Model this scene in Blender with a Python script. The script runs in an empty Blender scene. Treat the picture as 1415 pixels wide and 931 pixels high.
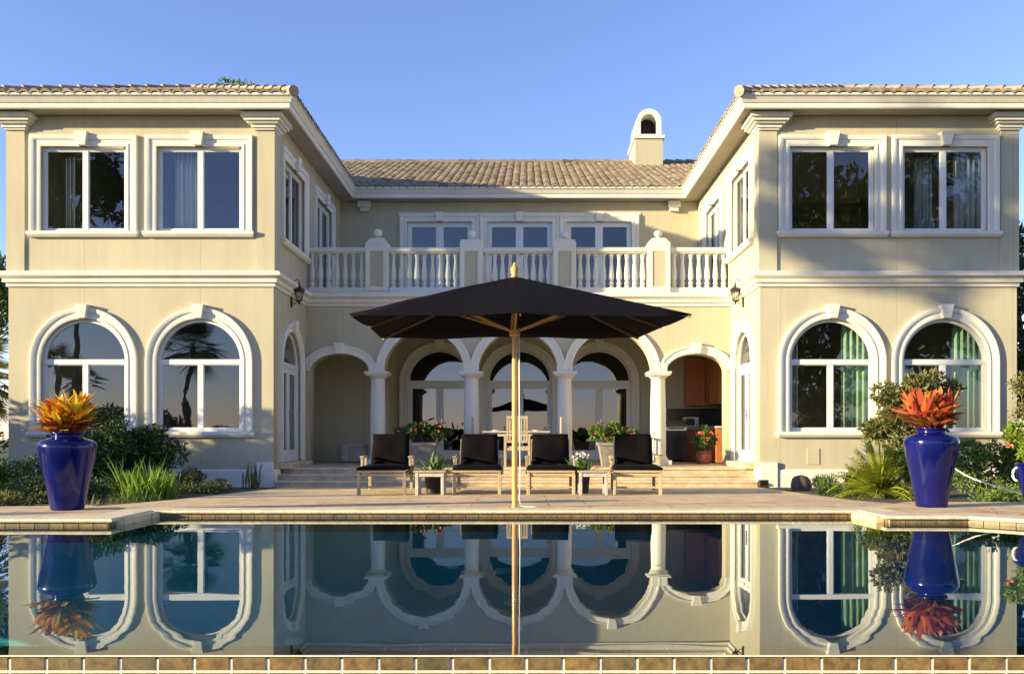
import bpy, math, random
from mathutils import Vector, Matrix
R = math.radians
random.seed(7)
scene = bpy.context.scene
col = scene.collection

# ------------------------------------------------------------------ camera
cam_d = bpy.data.cameras.new('camera')
cam = bpy.data.objects.new('camera', cam_d)
col.objects.link(cam)
cam.location = (0.186, -17.0, 0.79)
cam.rotation_euler = (R(90), 0, 0)
cam_d.sensor_width = 36
cam_d.lens = 30.28
cam_d.shift_x = -0.0138
cam_d.shift_y = 0.100
cam_d.clip_start = 0.05
cam_d.clip_end = 3000
scene.camera = cam

# ------------------------------------------------------------------ light
SUN_EL = R(11)
SUN_AZ = R(21)          # angle between the rays and the house front
world = bpy.data.worlds.new('World')
scene.world = world
world.use_nodes = True
wn = world.node_tree
bg = wn.nodes['Background']
sky = wn.nodes.new('ShaderNodeTexSky')
sky.sky_type = 'NISHITA'
sky.sun_disc = False
sky.sun_elevation = SUN_EL
sky.sun_rotation = math.atan2(-math.cos(SUN_AZ), -math.sin(SUN_AZ))
sky.altitude = 0
sky.air_density = 1.0
sky.dust_density = 0.05
sky.ozone_density = 4.0
tint = wn.nodes.new('ShaderNodeMixRGB'); tint.blend_type = 'MULTIPLY'; tint.inputs[0].default_value = 1
tint.inputs[2].default_value = (1.26, 0.93, 1.02, 1)
wn.links.new(sky.outputs[0], tint.inputs[1])
wn.links.new(tint.outputs[0], bg.inputs[0])
bg.inputs[1].default_value = 0.128

sun_d = bpy.data.lights.new('sun', 'SUN')
sun_d.energy = 5.0
sun_d.angle = R(0.5)
sun_d.color = (1.0, 0.80, 0.46)
sun = bpy.data.objects.new('sun', sun_d)
col.objects.link(sun)
ray = Vector((math.cos(SUN_AZ) * math.cos(SUN_EL), math.sin(SUN_AZ) * math.cos(SUN_EL), -math.sin(SUN_EL)))
sun.rotation_euler = ray.to_track_quat('-Z', 'Y').to_euler()
sun.location = (-30, -12, 10)

vs = scene.view_settings
vs.view_transform = 'Standard'
vs.look = 'None'
vs.exposure = 1.47
vs.gamma = 1.0
scene.cycles.max_bounces = 8
scene.cycles.transparent_max_bounces = 12

# ------------------------------------------------------------------ materials
def mat(name, base, rough=0.8, metal=0.0, var=0.0, vscale=3.0, bump=0.0, bscale=60.0, spec=0.5, coat=0.0, col2=None, stretch=None):
    m = bpy.data.materials.new(name)
    m.use_nodes = True
    nt = m.node_tree
    b = nt.nodes['Principled BSDF']
    b.inputs['Base Color'].default_value = (*base, 1)
    b.inputs['Roughness'].default_value = rough
    b.inputs['Metallic'].default_value = metal
    b.inputs['Specular IOR Level'].default_value = spec
    b.inputs['Coat Weight'].default_value = coat
    b.inputs['Coat Roughness'].default_value = 0.08
    tc = nt.nodes.new('ShaderNodeTexCoord')
    src = tc.outputs['Object']
    if stretch:
        mp = nt.nodes.new('ShaderNodeMapping')
        mp.inputs['Scale'].default_value = stretch
        nt.links.new(src, mp.inputs[0])
        src = mp.outputs[0]
    if var > 0 or col2:
        n = nt.nodes.new('ShaderNodeTexNoise')
        n.inputs['Scale'].default_value = vscale
        n.inputs['Detail'].default_value = 6
        n.inputs['Roughness'].default_value = 0.65
        nt.links.new(src, n.inputs['Vector'])
        rp = nt.nodes.new('ShaderNodeValToRGB')
        rp.color_ramp.elements[0].position = 0.32
        rp.color_ramp.elements[1].position = 0.68
        lo = tuple(c * (1 - var) for c in base)
        hi = col2 if col2 else tuple(min(1, c * (1 + var)) for c in base)
        rp.color_ramp.elements[0].color = (*lo, 1)
        rp.color_ramp.elements[1].color = (*hi, 1)
        nt.links.new(n.outputs['Fac'], rp.inputs[0])
        nt.links.new(rp.outputs[0], b.inputs['Base Color'])
    if bump > 0:
        n2 = nt.nodes.new('ShaderNodeTexNoise')
        n2.inputs['Scale'].default_value = bscale
        n2.inputs['Detail'].default_value = 4
        nt.links.new(src, n2.inputs['Vector'])
        bp = nt.nodes.new('ShaderNodeBump')
        bp.inputs['Strength'].default_value = bump
        bp.inputs['Distance'].default_value = 0.02
        nt.links.new(n2.outputs['Fac'], bp.inputs['Height'])
        nt.links.new(bp.outputs[0], b.inputs['Normal'])
    return m

def island_mat(name, cols, rough=0.6, trans=0.0, spec=0.4):
    """colour picked per mesh island (leaf, tile, stone)"""
    m = bpy.data.materials.new(name)
    m.use_nodes = True
    nt = m.node_tree
    b = nt.nodes['Principled BSDF']
    b.inputs['Roughness'].default_value = rough
    b.inputs['Specular IOR Level'].default_value = spec
    g = nt.nodes.new('ShaderNodeNewGeometry')
    rp = nt.nodes.new('ShaderNodeValToRGB')
    els = rp.color_ramp.elements
    els[0].color = (*cols[0], 1)
    els[1].color = (*cols[-1], 1)
    for i, c in enumerate(cols[1:-1]):
        e = els.new((i + 1) / (len(cols) - 1))
        e.color = (*c, 1)
    nt.links.new(g.outputs['Random Per Island'], rp.inputs[0])
    nt.links.new(rp.outputs[0], b.inputs['Base Color'])
    if trans > 0:
        t = nt.nodes.new('ShaderNodeBsdfTranslucent')
        nt.links.new(rp.outputs[0], t.inputs[0])
        mx = nt.nodes.new('ShaderNodeMixShader')
        mx.inputs[0].default_value = trans
        nt.links.new(b.outputs[0], mx.inputs[1])
        nt.links.new(t.outputs[0], mx.inputs[2])
        nt.links.new(mx.outputs[0], nt.nodes['Material Output'].inputs[0])
    return m

def glass_mat(name, tint=(0.75, 0.82, 0.85), ior=2.0):
    m = bpy.data.materials.new(name)
    m.use_nodes = True
    nt = m.node_tree
    nt.nodes.remove(nt.nodes['Principled BSDF'])
    out = nt.nodes['Material Output']
    gl = nt.nodes.new('ShaderNodeBsdfGlossy')
    gl.inputs['Roughness'].default_value = 0.0
    gl.inputs[0].default_value = (0.95, 0.97, 1.0, 1)
    tr = nt.nodes.new('ShaderNodeBsdfTransparent')
    tr.inputs[0].default_value = (*tint, 1)
    fr = nt.nodes.new('ShaderNodeFresnel')
    fr.inputs[0].default_value = ior
    tc = nt.nodes.new('ShaderNodeTexCoord')
    nz = nt.nodes.new('ShaderNodeTexNoise')
    nz.inputs['Scale'].default_value = 1.3
    nz.inputs['Detail'].default_value = 1
    nt.links.new(tc.outputs['Object'], nz.inputs['Vector'])
    bp = nt.nodes.new('ShaderNodeBump')
    bp.inputs['Strength'].default_value = 0.12
    bp.inputs['Distance'].default_value = 0.02
    nt.links.new(nz.outputs['Fac'], bp.inputs['Height'])
    nt.links.new(bp.outputs[0], gl.inputs['Normal'])
    mx = nt.nodes.new('ShaderNodeMixShader')
    ge = nt.nodes.new('ShaderNodeNewGeometry')
    inv = nt.nodes.new('ShaderNodeMath'); inv.operation = 'SUBTRACT'; inv.inputs[0].default_value = 1.0
    nt.links.new(ge.outputs['Backfacing'], inv.inputs[1])
    mulf = nt.nodes.new('ShaderNodeMath'); mulf.operation = 'MULTIPLY'      # only the outer face of each pane reflects
    nt.links.new(fr.outputs[0], mulf.inputs[0]); nt.links.new(inv.outputs[0], mulf.inputs[1])
    nt.links.new(mulf.outputs[0], mx.inputs[0])
    nt.links.new(tr.outputs[0], mx.inputs[1])
    nt.links.new(gl.outputs[0], mx.inputs[2])
    nt.links.new(mx.outputs[0], out.inputs[0])
    return m

def stucco_mat(name, base, joints=False):
    m = mat(name, base, rough=0.9, spec=0.2)
    nt = m.node_tree
    b = nt.nodes['Principled BSDF']
    tc = nt.nodes['Texture Coordinate']
    # broad weathering
    n = nt.nodes.new('ShaderNodeTexNoise'); n.inputs['Scale'].default_value = 0.7; n.inputs['Detail'].default_value = 8; n.inputs['Roughness'].default_value = 0.7
    mp = nt.nodes.new('ShaderNodeMapping'); mp.inputs['Scale'].default_value = (1, 1, 0.45)
    nt.links.new(tc.outputs['Object'], mp.inputs[0]); nt.links.new(mp.outputs[0], n.inputs['Vector'])
    rp = nt.nodes.new('ShaderNodeValToRGB')
    rp.color_ramp.elements[0].position = 0.3; rp.color_ramp.elements[1].position = 0.7
    rp.color_ramp.elements[0].color = (*[c * 0.88 for c in base], 1)
    rp.color_ramp.elements[1].color = (*[min(1, c * 1.08) for c in base], 1)
    nt.links.new(n.outputs['Fac'], rp.inputs[0])
    # faint vertical weather streaks
    n3 = nt.nodes.new('ShaderNodeTexNoise'); n3.inputs['Scale'].default_value = 1.0; n3.inputs['Detail'].default_value = 5
    mp3 = nt.nodes.new('ShaderNodeMapping'); mp3.inputs['Scale'].default_value = (9, 9, 0.55)
    nt.links.new(tc.outputs['Object'], mp3.inputs[0]); nt.links.new(mp3.outputs[0], n3.inputs['Vector'])
    rp3 = nt.nodes.new('ShaderNodeValToRGB')
    rp3.color_ramp.elements[0].position = 0.30; rp3.color_ramp.elements[0].color = (0.95, 0.945, 0.935, 1)
    rp3.color_ramp.elements[1].position = 0.52; rp3.color_ramp.elements[1].color = (1, 1, 1, 1)
    nt.links.new(n3.outputs['Fac'], rp3.inputs[0])
    ms3 = nt.nodes.new('ShaderNodeMixRGB'); ms3.blend_type = 'MULTIPLY'; ms3.inputs[0].default_value = 1
    nt.links.new(rp.outputs[0], ms3.inputs[1]); nt.links.new(rp3.outputs[0], ms3.inputs[2])
    colout = ms3.outputs[0]
    n2 = nt.nodes.new('ShaderNodeTexNoise'); n2.inputs['Scale'].default_value = 55; n2.inputs['Detail'].default_value = 5
    nt.links.new(tc.outputs['Object'], n2.inputs['Vector'])
    hsrc = n2.outputs['Fac']
    if joints:
        sp = nt.nodes.new('ShaderNodeSeparateXYZ')
        nt.links.new(tc.outputs['Object'], sp.inputs[0])
        # thin vertical control joints every 1.15 m, one horizontal line
        def stripe(outp, period, off, w):
            a = nt.nodes.new('ShaderNodeMath'); a.operation = 'ADD'; a.inputs[1].default_value = off + 100 * period
            nt.links.new(outp, a.inputs[0])
            mo = nt.nodes.new('ShaderNodeMath'); mo.operation = 'MODULO'; mo.inputs[1].default_value = period
            nt.links.new(a.outputs[0], mo.inputs[0])
            l = nt.nodes.new('ShaderNodeMath'); l.operation = 'LESS_THAN'; l.inputs[1].default_value = w
            nt.links.new(mo.outputs[0], l.inputs[0])
            return l.outputs[0]
        s1 = stripe(sp.outputs['X'], 2.29, 8.54, 0.014)
        mxc = nt.nodes.new('ShaderNodeMixRGB'); mxc.inputs[2].default_value = (*[c * 0.6 for c in base], 1)
        f = nt.nodes.new('ShaderNodeMath'); f.operation = 'MULTIPLY'; f.inputs[1].default_value = 0.55
        nt.links.new(s1, f.inputs[0]); nt.links.new(f.outputs[0], mxc.inputs[0])
        nt.links.new(colout, mxc.inputs[1])
        colout = mxc.outputs[0]
    nt.links.new(colout, b.inputs['Base Color'])
    bp = nt.nodes.new('ShaderNodeBump'); bp.inputs['Strength'].default_value = 0.35; bp.inputs['Distance'].default_value = 0.006
    nt.links.new(hsrc, bp.inputs['Height']); nt.links.new(bp.outputs[0], b.inputs['Normal'])
    return m

M = {}
M['stucco'] = stucco_mat('stucco', (0.47, 0.44, 0.32), joints=True)
M['trim'] = stucco_mat('trim', (0.70, 0.69, 0.61))
M['soffit'] = stucco_mat('soffit', (0.42, 0.38, 0.31))
M['frame'] = mat('white_frame', (0.66, 0.68, 0.68), rough=0.4, var=0.04)
M['glass'] = glass_mat('window_glass', tint=(0.80, 0.84, 0.84), ior=1.95)
M['glass_deep'] = glass_mat('patio_glass', tint=(0.4, 0.48, 0.52), ior=2.3)
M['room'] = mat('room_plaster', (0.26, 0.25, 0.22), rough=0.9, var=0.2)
M['rooftile'] = island_mat('roof_tile', [(0.17, 0.14, 0.10), (0.30, 0.25, 0.18), (0.23, 0.18, 0.12), (0.34, 0.29, 0.21), (0.13, 0.10, 0.07), (0.27, 0.22, 0.16)], rough=0.85, spec=0.2)
M['dark'] = mat('dark_void', (0.012, 0.012, 0.012), rough=0.9)
M['iron'] = mat('bronze_iron', (0.045, 0.04, 0.035), rough=0.5, metal=0.4)
M['lamp_glass'] = glass_mat('lantern_glass', tint=(0.8, 0.8, 0.75), ior=1.5)
M['dark_teak'] = mat('dark_teak', (0.16, 0.08, 0.035), rough=0.6, var=0.2)
M['teak'] = mat('teak', (0.60, 0.30, 0.07), rough=0.45, var=0.25, vscale=4, stretch=(6, 6, 1), coat=0.3)
M['pale_wood'] = mat('pale_wood', (0.40, 0.32, 0.20), rough=0.6, var=0.2, vscale=10, bump=0.2)
M['grey_wood'] = mat('grey_wood', (0.44, 0.42, 0.38), rough=0.7, var=0.25, vscale=10, bump=0.2)
M['cushion'] = mat('dark_cushion', (0.005, 0.004, 0.0045), spec=0.08, rough=0.9, var=0.3, vscale=4, bump=0.4, bscale=6)
M['canopy'] = mat('navy_canopy', (0.004, 0.004, 0.006), spec=0.1, rough=0.9, var=0.3, vscale=2, bump=0.3, bscale=3)
M['blue_glaze'] = mat('cobalt_glaze', (0.003, 0.005, 0.085), rough=0.13, var=0.35, vscale=2.5, coat=0.0, spec=0.45, bump=0.05, bscale=6)
M['orange_wood'] = mat('orange_cabinet_wood', (0.42, 0.15, 0.045), rough=0.45, var=0.3, vscale=5, stretch=(8, 8, 1))
M['black_stone'] = mat('black_stone', (0.015, 0.016, 0.02), rough=0.25)
M['counter'] = mat('pale_counter', (0.6, 0.55, 0.48), rough=0.3, var=0.1)
M['steel'] = mat('steel', (0.5, 0.5, 0.5), rough=0.25, metal=0.9)
M['terracotta'] = mat('terracotta', (0.28, 0.08, 0.045), rough=0.7, var=0.2)
M['grey_pot'] = mat('grey_planter', (0.20, 0.19, 0.16), rough=0.8, var=0.25, vscale=8)
M['black_pot'] = mat('black_pot', (0.015, 0.015, 0.015), rough=0.5)
M['rock'] = mat('rock', (0.10, 0.085, 0.065), rough=0.9, var=0.45, vscale=6, bump=0.8, bscale=9)
M['bark'] = mat('bark', (0.11, 0.085, 0.06), rough=0.9, var=0.4, vscale=6, bump=0.8, bscale=14)
M['hose'] = mat('white_hose', (0.78, 0.78, 0.76), rough=0.5)
M['leaf_dark'] = island_mat('leaf_dark', [(0.02, 0.045, 0.014), (0.045, 0.09, 0.022), (0.08, 0.13, 0.03)], trans=0.2)
M['leaf_mid'] = island_mat('leaf_mid', [(0.04, 0.09, 0.014), (0.10, 0.19, 0.03), (0.19, 0.27, 0.06)], trans=0.3)
M['leaf_olive'] = island_mat('leaf_olive', [(0.10, 0.11, 0.03), (0.20, 0.19, 0.06), (0.07, 0.09, 0.025)], trans=0.3)
M['leaf_bright'] = island_mat('leaf_bright', [(0.12, 0.22, 0.02), (0.24, 0.34, 0.03), (0.08, 0.16, 0.02)], trans=0.4)
M['leaf_cycad'] = island_mat('leaf_cycad', [(0.24, 0.30, 0.02), (0.38, 0.42, 0.04), (0.16, 0.25, 0.025)], trans=0.35)
M['leaf_fire'] = island_mat('leaf_fire', [(0.80, 0.48, 0.02), (0.75, 0.22, 0.01), (0.82, 0.60, 0.05), (0.55, 0.10, 0.015), (0.45, 0.36, 0.02), (0.78, 0.42, 0.02)], trans=0.4, rough=0.4)
M['leaf_rust'] = island_mat('leaf_rust', [(0.70, 0.20, 0.05), (0.42, 0.07, 0.03), (0.75, 0.28, 0.07), (0.28, 0.05, 0.03), (0.65, 0.14, 0.06)], trans=0.35, rough=0.4)
M['leaf_wine'] = island_mat('leaf_wine', [(0.20, 0.03, 0.02), (0.35, 0.08, 0.025), (0.12, 0.03, 0.02), (0.14, 0.13, 0.02)], trans=0.3, rough=0.4)
M['flower_pink'] = island_mat('flower_pink', [(0.75, 0.12, 0.12), (0.8, 0.28, 0.25), (0.75, 0.08, 0.06)], trans=0.3)
M['flower_white'] = island_mat('flower_white', [(0.8, 0.8, 0.72), (0.75, 0.78, 0.6)], trans=0.3)
M['curtain_green'] = mat('curtain_green', (0.42, 0.58, 0.34), rough=0.9, var=0.1)
M['curtain_pale'] = mat('curtain_pale', (0.55, 0.55, 0.50), rough=0.9, var=0.1)

def poolwater():
    m = bpy.data.materials.new('pool_water'); m.use_nodes = True
    nt = m.node_tree
    nt.nodes.remove(nt.nodes['Principled BSDF'])
    gl = nt.nodes.new('ShaderNodeBsdfGlossy'); gl.inputs['Roughness'].default_value = 0.0
    gl.inputs[0].default_value = (0.88, 0.95, 1.0, 1)
    tr = nt.nodes.new('ShaderNodeBsdfTransparent'); tr.inputs[0].default_value = (0.55, 0.88, 0.94, 1)
    fr = nt.nodes.new('ShaderNodeFresnel'); fr.inputs[0].default_value = 2.1
    tc = nt.nodes.new('ShaderNodeTexCoord')
    nz = nt.nodes.new('ShaderNodeTexNoise'); nz.inputs['Scale'].default_value = 0.9; nz.inputs['Detail'].default_value = 2
    mp = nt.nodes.new('ShaderNodeMapping'); mp.inputs['Scale'].default_value = (1.0, 2.2, 1)
    nt.links.new(tc.outputs['Object'], mp.inputs[0]); nt.links.new(mp.outputs[0], nz.inputs['Vector'])
    bp = nt.nodes.new('ShaderNodeBump'); bp.inputs['Strength'].default_value = 0.05; bp.inputs['Distance'].default_value = 0.02
    nt.links.new(nz.outputs['Fac'], bp.inputs['Height'])
    nt.links.new(bp.outputs[0], gl.inputs['Normal'])
    mx = nt.nodes.new('ShaderNodeMixShader')
    nt.links.new(fr.outputs[0], mx.inputs[0]); nt.links.new(tr.outputs[0], mx.inputs[1]); nt.links.new(gl.outputs[0], mx.inputs[2])
    nt.links.new(mx.outputs[0], nt.nodes['Material Output'].inputs[0])
    return m
M['water'] = poolwater()
M['basin'] = mat('pool_plaster', (0.10, 0.60, 0.72), rough=0.8, var=0.15, vscale=2)
M['drain'] = mat('pale_drain', (0.75, 0.95, 1.0), rough=0.5)

def paving():
    m = mat('paving', (0.50, 0.41, 0.31), rough=0.75, spec=0.3)
    nt = m.node_tree; b = nt.nodes['Principled BSDF']; tc = nt.nodes['Texture Coordinate']
    br = nt.nodes.new('ShaderNodeTexBrick')
    br.offset = 0.5
    br.inputs['Scale'].default_value = 1.0
    br.inputs['Brick Width'].default_value = 0.9
    br.inputs['Row Height'].default_value = 0.6
    br.inputs['Mortar Size'].default_value = 0.008
    br.inputs['Color1'].default_value = (0.76, 0.59, 0.35, 1)
    br.inputs['Color2'].default_value = (0.66, 0.52, 0.31, 1)
    br.inputs['Mortar'].default_value = (0.22, 0.18, 0.14, 1)
    nt.links.new(tc.outputs['Object'], br.inputs['Vector'])
    n = nt.nodes.new('ShaderNodeTexNoise'); n.inputs['Scale'].default_value = 3; n.inputs['Detail'].default_value = 8; n.inputs['Roughness'].default_value = 0.7
    nt.links.new(tc.outputs['Object'], n.inputs['Vector'])
    rp = nt.nodes.new('ShaderNodeValToRGB')
    rp.color_ramp.elements[0].position = 0.3; rp.color_ramp.elements[0].color = (0.62, 0.6, 0.58, 1)
    rp.color_ramp.elements[1].position = 0.65; rp.color_ramp.elements[1].color = (1.1, 1.08, 1.05, 1)
    nt.links.new(n.outputs['Fac'], rp.inputs[0])
    mu = nt.nodes.new('ShaderNodeMixRGB'); mu.blend_type = 'MULTIPLY'; mu.inputs[0].default_value = 1
    nt.links.new(br.outputs[0], mu.inputs[1]); nt.links.new(rp.outputs[0], mu.inputs[2])
    nt.links.new(mu.outputs[0], b.inputs['Base Color'])
    bp = nt.nodes.new('ShaderNodeBump'); bp.inputs['Strength'].default_value = 0.5; bp.inputs['Distance'].default_value = 0.01
    nt.links.new(n.outputs['Fac'], bp.inputs['Height']); nt.links.new(bp.outputs[0], b.inputs['Normal'])
    return m
M['paving'] = paving()
M['step_stone'] = mat('step_stone', (0.56, 0.43, 0.28), rough=0.7, var=0.3, vscale=5, bump=0.4, bscale=20, stretch=(1, 2, 2))
M['coping'] = mat('coping_stone', (0.72, 0.60, 0.40), rough=0.65, var=0.2, vscale=5, bump=0.3, bscale=25)
def tile_mat():
    m = island_mat('slate_tile', [(0.19, 0.135, 0.06), (0.14, 0.115, 0.065), (0.23, 0.15, 0.06), (0.16, 0.13, 0.07), (0.21, 0.125, 0.055), (0.11, 0.095, 0.06)], rough=0.45)
    nt = m.node_tree; b = nt.nodes['Principled BSDF']
    rp = nt.nodes['Color Ramp']
    tc = nt.nodes.new('ShaderNodeTexCoord')
    n = nt.nodes.new('ShaderNodeTexNoise'); n.inputs['Scale'].default_value = 28; n.inputs['Detail'].default_value = 8; n.inputs['Roughness'].default_value = 0.7
    nt.links.new(tc.outputs['Object'], n.inputs['Vector'])
    r2 = nt.nodes.new('ShaderNodeValToRGB')
    r2.color_ramp.elements[0].position = 0.3; r2.color_ramp.elements[0].color = (0.38, 0.42, 0.42, 1)
    r2.color_ramp.elements[1].position = 0.7; r2.color_ramp.elements[1].color = (1.5, 1.4, 1.2, 1)
    nt.links.new(n.outputs['Fac'], r2.inputs[0])
    mu = nt.nodes.new('ShaderNodeMixRGB'); mu.blend_type = 'MULTIPLY'; mu.inputs[0].default_value = 1
    nt.links.new(rp.outputs[0], mu.inputs[1]); nt.links.new(r2.outputs[0], mu.inputs[2])
    nt.links.new(mu.outputs[0], b.inputs['Base Color'])
    bp = nt.nodes.new('ShaderNodeBump'); bp.inputs['Strength'].default_value = 0.5; bp.inputs['Distance'].default_value = 0.004
    nt.links.new(n.outputs['Fac'], bp.inputs['Height']); nt.links.new(bp.outputs[0], b.inputs['Normal'])
    return m
M['tile'] = tile_mat()
M['grout'] = mat('grout', (0.72, 0.66, 0.55), rough=0.8, var=0.15, vscale=20)
M['soil'] = mat('soil', (0.07, 0.055, 0.035), rough=0.95, var=0.4, vscale=5, bump=0.8, bscale=20)
M['lawn'] = mat('lawn', (0.04, 0.075, 0.018), rough=0.95, var=0.4, vscale=3, bump=0.6, bscale=40)

# ------------------------------------------------------------------ mesh helpers
class MB:
    def __init__(s):
        s.v = []; s.f = []
    def add(s, vs_, fs):
        o = len(s.v)
        s.v += [tuple(p) for p in vs_]
        s.f += [tuple(i + o for i in f) for f in fs]
        return s
    def box(s, x0, x1, y0, y1, z0, z1):
        return s.add([(x0,y0,z0),(x1,y0,z0),(x1,y1,z0),(x0,y1,z0),(x0,y0,z1),(x1,y0,z1),(x1,y1,z1),(x0,y1,z1)],
                     [(0,3,2,1),(4,5,6,7),(0,1,5,4),(1,2,6,5),(2,3,7,6),(3,0,4,7)])
    def tube(s, pts, radii, seg=8, cap=True):
        pts = [Vector(p) for p in pts]
        if not hasattr(radii, '__len__'): radii = [radii] * len(pts)
        rings = []
        up = Vector((0, 0, 1))
        for i, p in enumerate(pts):
            d = (pts[min(i + 1, len(pts) - 1)] - pts[max(i - 1, 0)]).normalized()
            a = d.cross(up)
            if a.length < 0.05: a = d.cross(Vector((0, 1, 0)))
            a.normalize(); b = a.cross(d).normalized()
            rings.append([p + (a * math.cos(2 * math.pi * k / seg) + b * math.sin(2 * math.pi * k / seg)) * radii[i] for k in range(seg)])
        vs_ = [q for r in rings for q in r]
        fs = []
        for i in range(len(pts) - 1):
            for k in range(seg):
                k2 = (k + 1) % seg
                fs.append((i*seg+k, i*seg+k2, (i+1)*seg+k2, (i+1)*seg+k))
        if cap:
            fs.append(tuple(range(seg))); fs.append(tuple((len(pts)-1)*seg + k for k in reversed(range(seg))))
        return s.add(vs_, fs)
    def bar(s, p, q, w, h):
        """square bar from p to q"""
        p = Vector(p); q = Vector(q); d = (q - p).normalized()
        up = Vector((0,0,1))
        a = d.cross(up)
        if a.length < 0.05: a = Vector((1,0,0))
        a.normalize(); b = a.cross(d).normalized()
        vs_ = []
        for e in (p, q):
            for (i, j) in ((-1,-1),(1,-1),(1,1),(-1,1)):
                vs_.append(e + a * i * w / 2 + b * j * h / 2)
        return s.add(vs_, [(0,1,2,3),(7,6,5,4),(0,4,5,1),(1,5,6,2),(2,6,7,3),(3,7,4,0)])
    def lathe(s, prof, seg=24, cx=0, cy=0, capb=True, capt=True, squash=1.0):
        vs_ = []
        for (r, z) in prof:
            for k in range(seg):
                a = 2 * math.pi * k / seg
                vs_.append((cx + r * math.cos(a), cy + r * math.sin(a) * squash, z))
        fs = []
        for i in range(len(prof) - 1):
            for k in range(seg):
                k2 = (k + 1) % seg
                fs.append((i*seg+k, i*seg+k2, (i+1)*seg+k2, (i+1)*seg+k))
        if capb: fs.append(tuple(reversed(range(seg))))
        if capt: fs.append(tuple((len(prof)-1)*seg + k for k in range(seg)))
        return s.add(vs_, fs)
    def sweep(s, path, prof, frame, side=-1, closed=False, caps=True, prof_closed=True):
        """path 2-D; prof (a outward in plane, b along third axis); side -1: outward is right of travel, +1: left"""
        n = len(path); P = [Vector(p) for p in path]
        def nrm(d): return Vector((-d.y, d.x)) * side
        cols_ = []
        for i in range(n):
            if closed:
                d0 = (P[i] - P[i-1]).normalized(); d1 = (P[(i+1) % n] - P[i]).normalized()
            else:
                d0 = (P[i] - P[i-1]).normalized() if i > 0 else None
                d1 = (P[i+1] - P[i]).normalized() if i < n-1 else None
                if d0 is None: d0 = d1
                if d1 is None: d1 = d0
            n0, n1 = nrm(d0), nrm(d1)
            m_ = (n0 + n1) / max(0.2, 1 + n0.dot(n1))
            cols_.append([frame(P[i].x + m_.x * a, P[i].y + m_.y * a, b) for (a, b) in prof])
        k = len(prof); vs_ = [q for c in cols_ for q in c]; fs = []
        m = n if closed else n - 1
        for i in range(m):
            j = (i + 1) % n
            for q in range(k if prof_closed else k - 1):
                q2 = (q + 1) % k
                fs.append((i*k+q, j*k+q, j*k+q2, i*k+q2))
        if caps and not closed and prof_closed:
            fs.append(tuple(range(k))); fs.append(tuple((n-1)*k + q for q in reversed(range(k))))
        return s.add(vs_, fs)
    def build(s, name, material, parent=None, smooth=False, bevel=0, loc=None, rz=0, auto=False):
        me = bpy.data.meshes.new(name)
        me.from_pydata(s.v, [], s.f)
        me.validate()
        import bmesh
        if not smooth == 'leaf':
            bm = bmesh.new(); bm.from_mesh(me)
            bmesh.ops.recalc_face_normals(bm, faces=bm.faces[:])
            bm.to_mesh(me); bm.free()
        return link(me, name, material, parent, smooth is True, bevel, loc, rz, auto)

def link(me, name, material, parent=None, smooth=False, bevel=0, loc=None, rz=0, auto=False):
    me.materials.append(material)
    o = bpy.data.objects.new(name, me)
    col.objects.link(o)
    if smooth:
        for p in me.polygons: p.use_smooth = True
    if auto:
        for p in me.polygons: p.use_smooth = True
        try:
            me.set_sharp_from_angle(angle=R(35))
        except Exception: pass
    if parent: o.parent = parent
    if loc: o.location = loc
    if rz: o.rotation_euler = (0, 0, rz)
    if bevel:
        b = o.modifiers.new('bevel', 'BEVEL'); b.width = bevel; b.segments = 2; b.limit_method = 'ANGLE'; b.angle_limit = R(40)
    return o

def tag(o, label, cat, group=None):
    o['label'] = label; o['category'] = cat
    if group: o['group'] = group
    return o
def thing(name, label, cat, loc=(0,0,0), rz=0, group=None):
    o = bpy.data.objects.new(name, None); col.objects.link(o)
    o.empty_display_size = 0.2
    o.location = loc; o.rotation_euler = (0, 0, rz)
    return tag(o, label, cat, group)
def part_empty(name, parent, loc, rz=0):
    o = bpy.data.objects.new(name, None); col.objects.link(o); o.empty_display_size = 0.1
    o.parent = parent; o.location = loc; o.rotation_euler = (0,0,rz)
    return o
def copy_tree(o, parent=None, loc=None, rz=None, label=None):
    c = o.copy(); col.objects.link(c)
    c.parent = parent
    if loc is not None: c.location = loc
    if rz is not None: c.rotation_euler = (0,0,rz)
    if label: c['label'] = label
    for ch in list(o.children):
        copy_tree(ch, c)
    return c
def structure(o):
    o['kind'] = 'structure'; return o

def panel_mesh(outline, holes, t):
    """flat sheet with holes in local X-Z, thickness 0..t along local +Y"""
    cu = bpy.data.curves.new('tmp', 'CURVE'); cu.dimensions = '2D'; cu.fill_mode = 'BOTH'; cu.extrude = t / 2
    for pl in [outline] + holes:
        sp = cu.splines.new('POLY'); sp.points.add(len(pl) - 1)
        for i, (x, y) in enumerate(pl): sp.points[i].co = (x, y, 0, 1)
        sp.use_cyclic_u = True
    ob = bpy.data.objects.new('tmp', cu); col.objects.link(ob)
    dg = bpy.context.evaluated_depsgraph_get(); dg.update()
    me = bpy.data.meshes.new_from_object(ob.evaluated_get(dg))
    bpy.data.objects.remove(ob); bpy.data.curves.remove(cu)
    for v in me.vertices:
        x, y, z = v.co
        v.co = (x, z + t / 2, y)
    me.flip_normals()
    me.materials.clear()
    return me

XZ = lambda u, v, w: (u, -w, v)         # facade plane, w = out of the wall (towards -Y)
XY = lambda u, v, w: (u, v, w)

def arc(cx, cz, r, a0, a1, n=24, rz=None):
    rz = rz if rz is not None else r
    return [(cx + r * math.cos(R(a0 + (a1 - a0) * i / n)), cz + rz * math.sin(R(a0 + (a1 - a0) * i / n))) for i in range(n + 1)]

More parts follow.
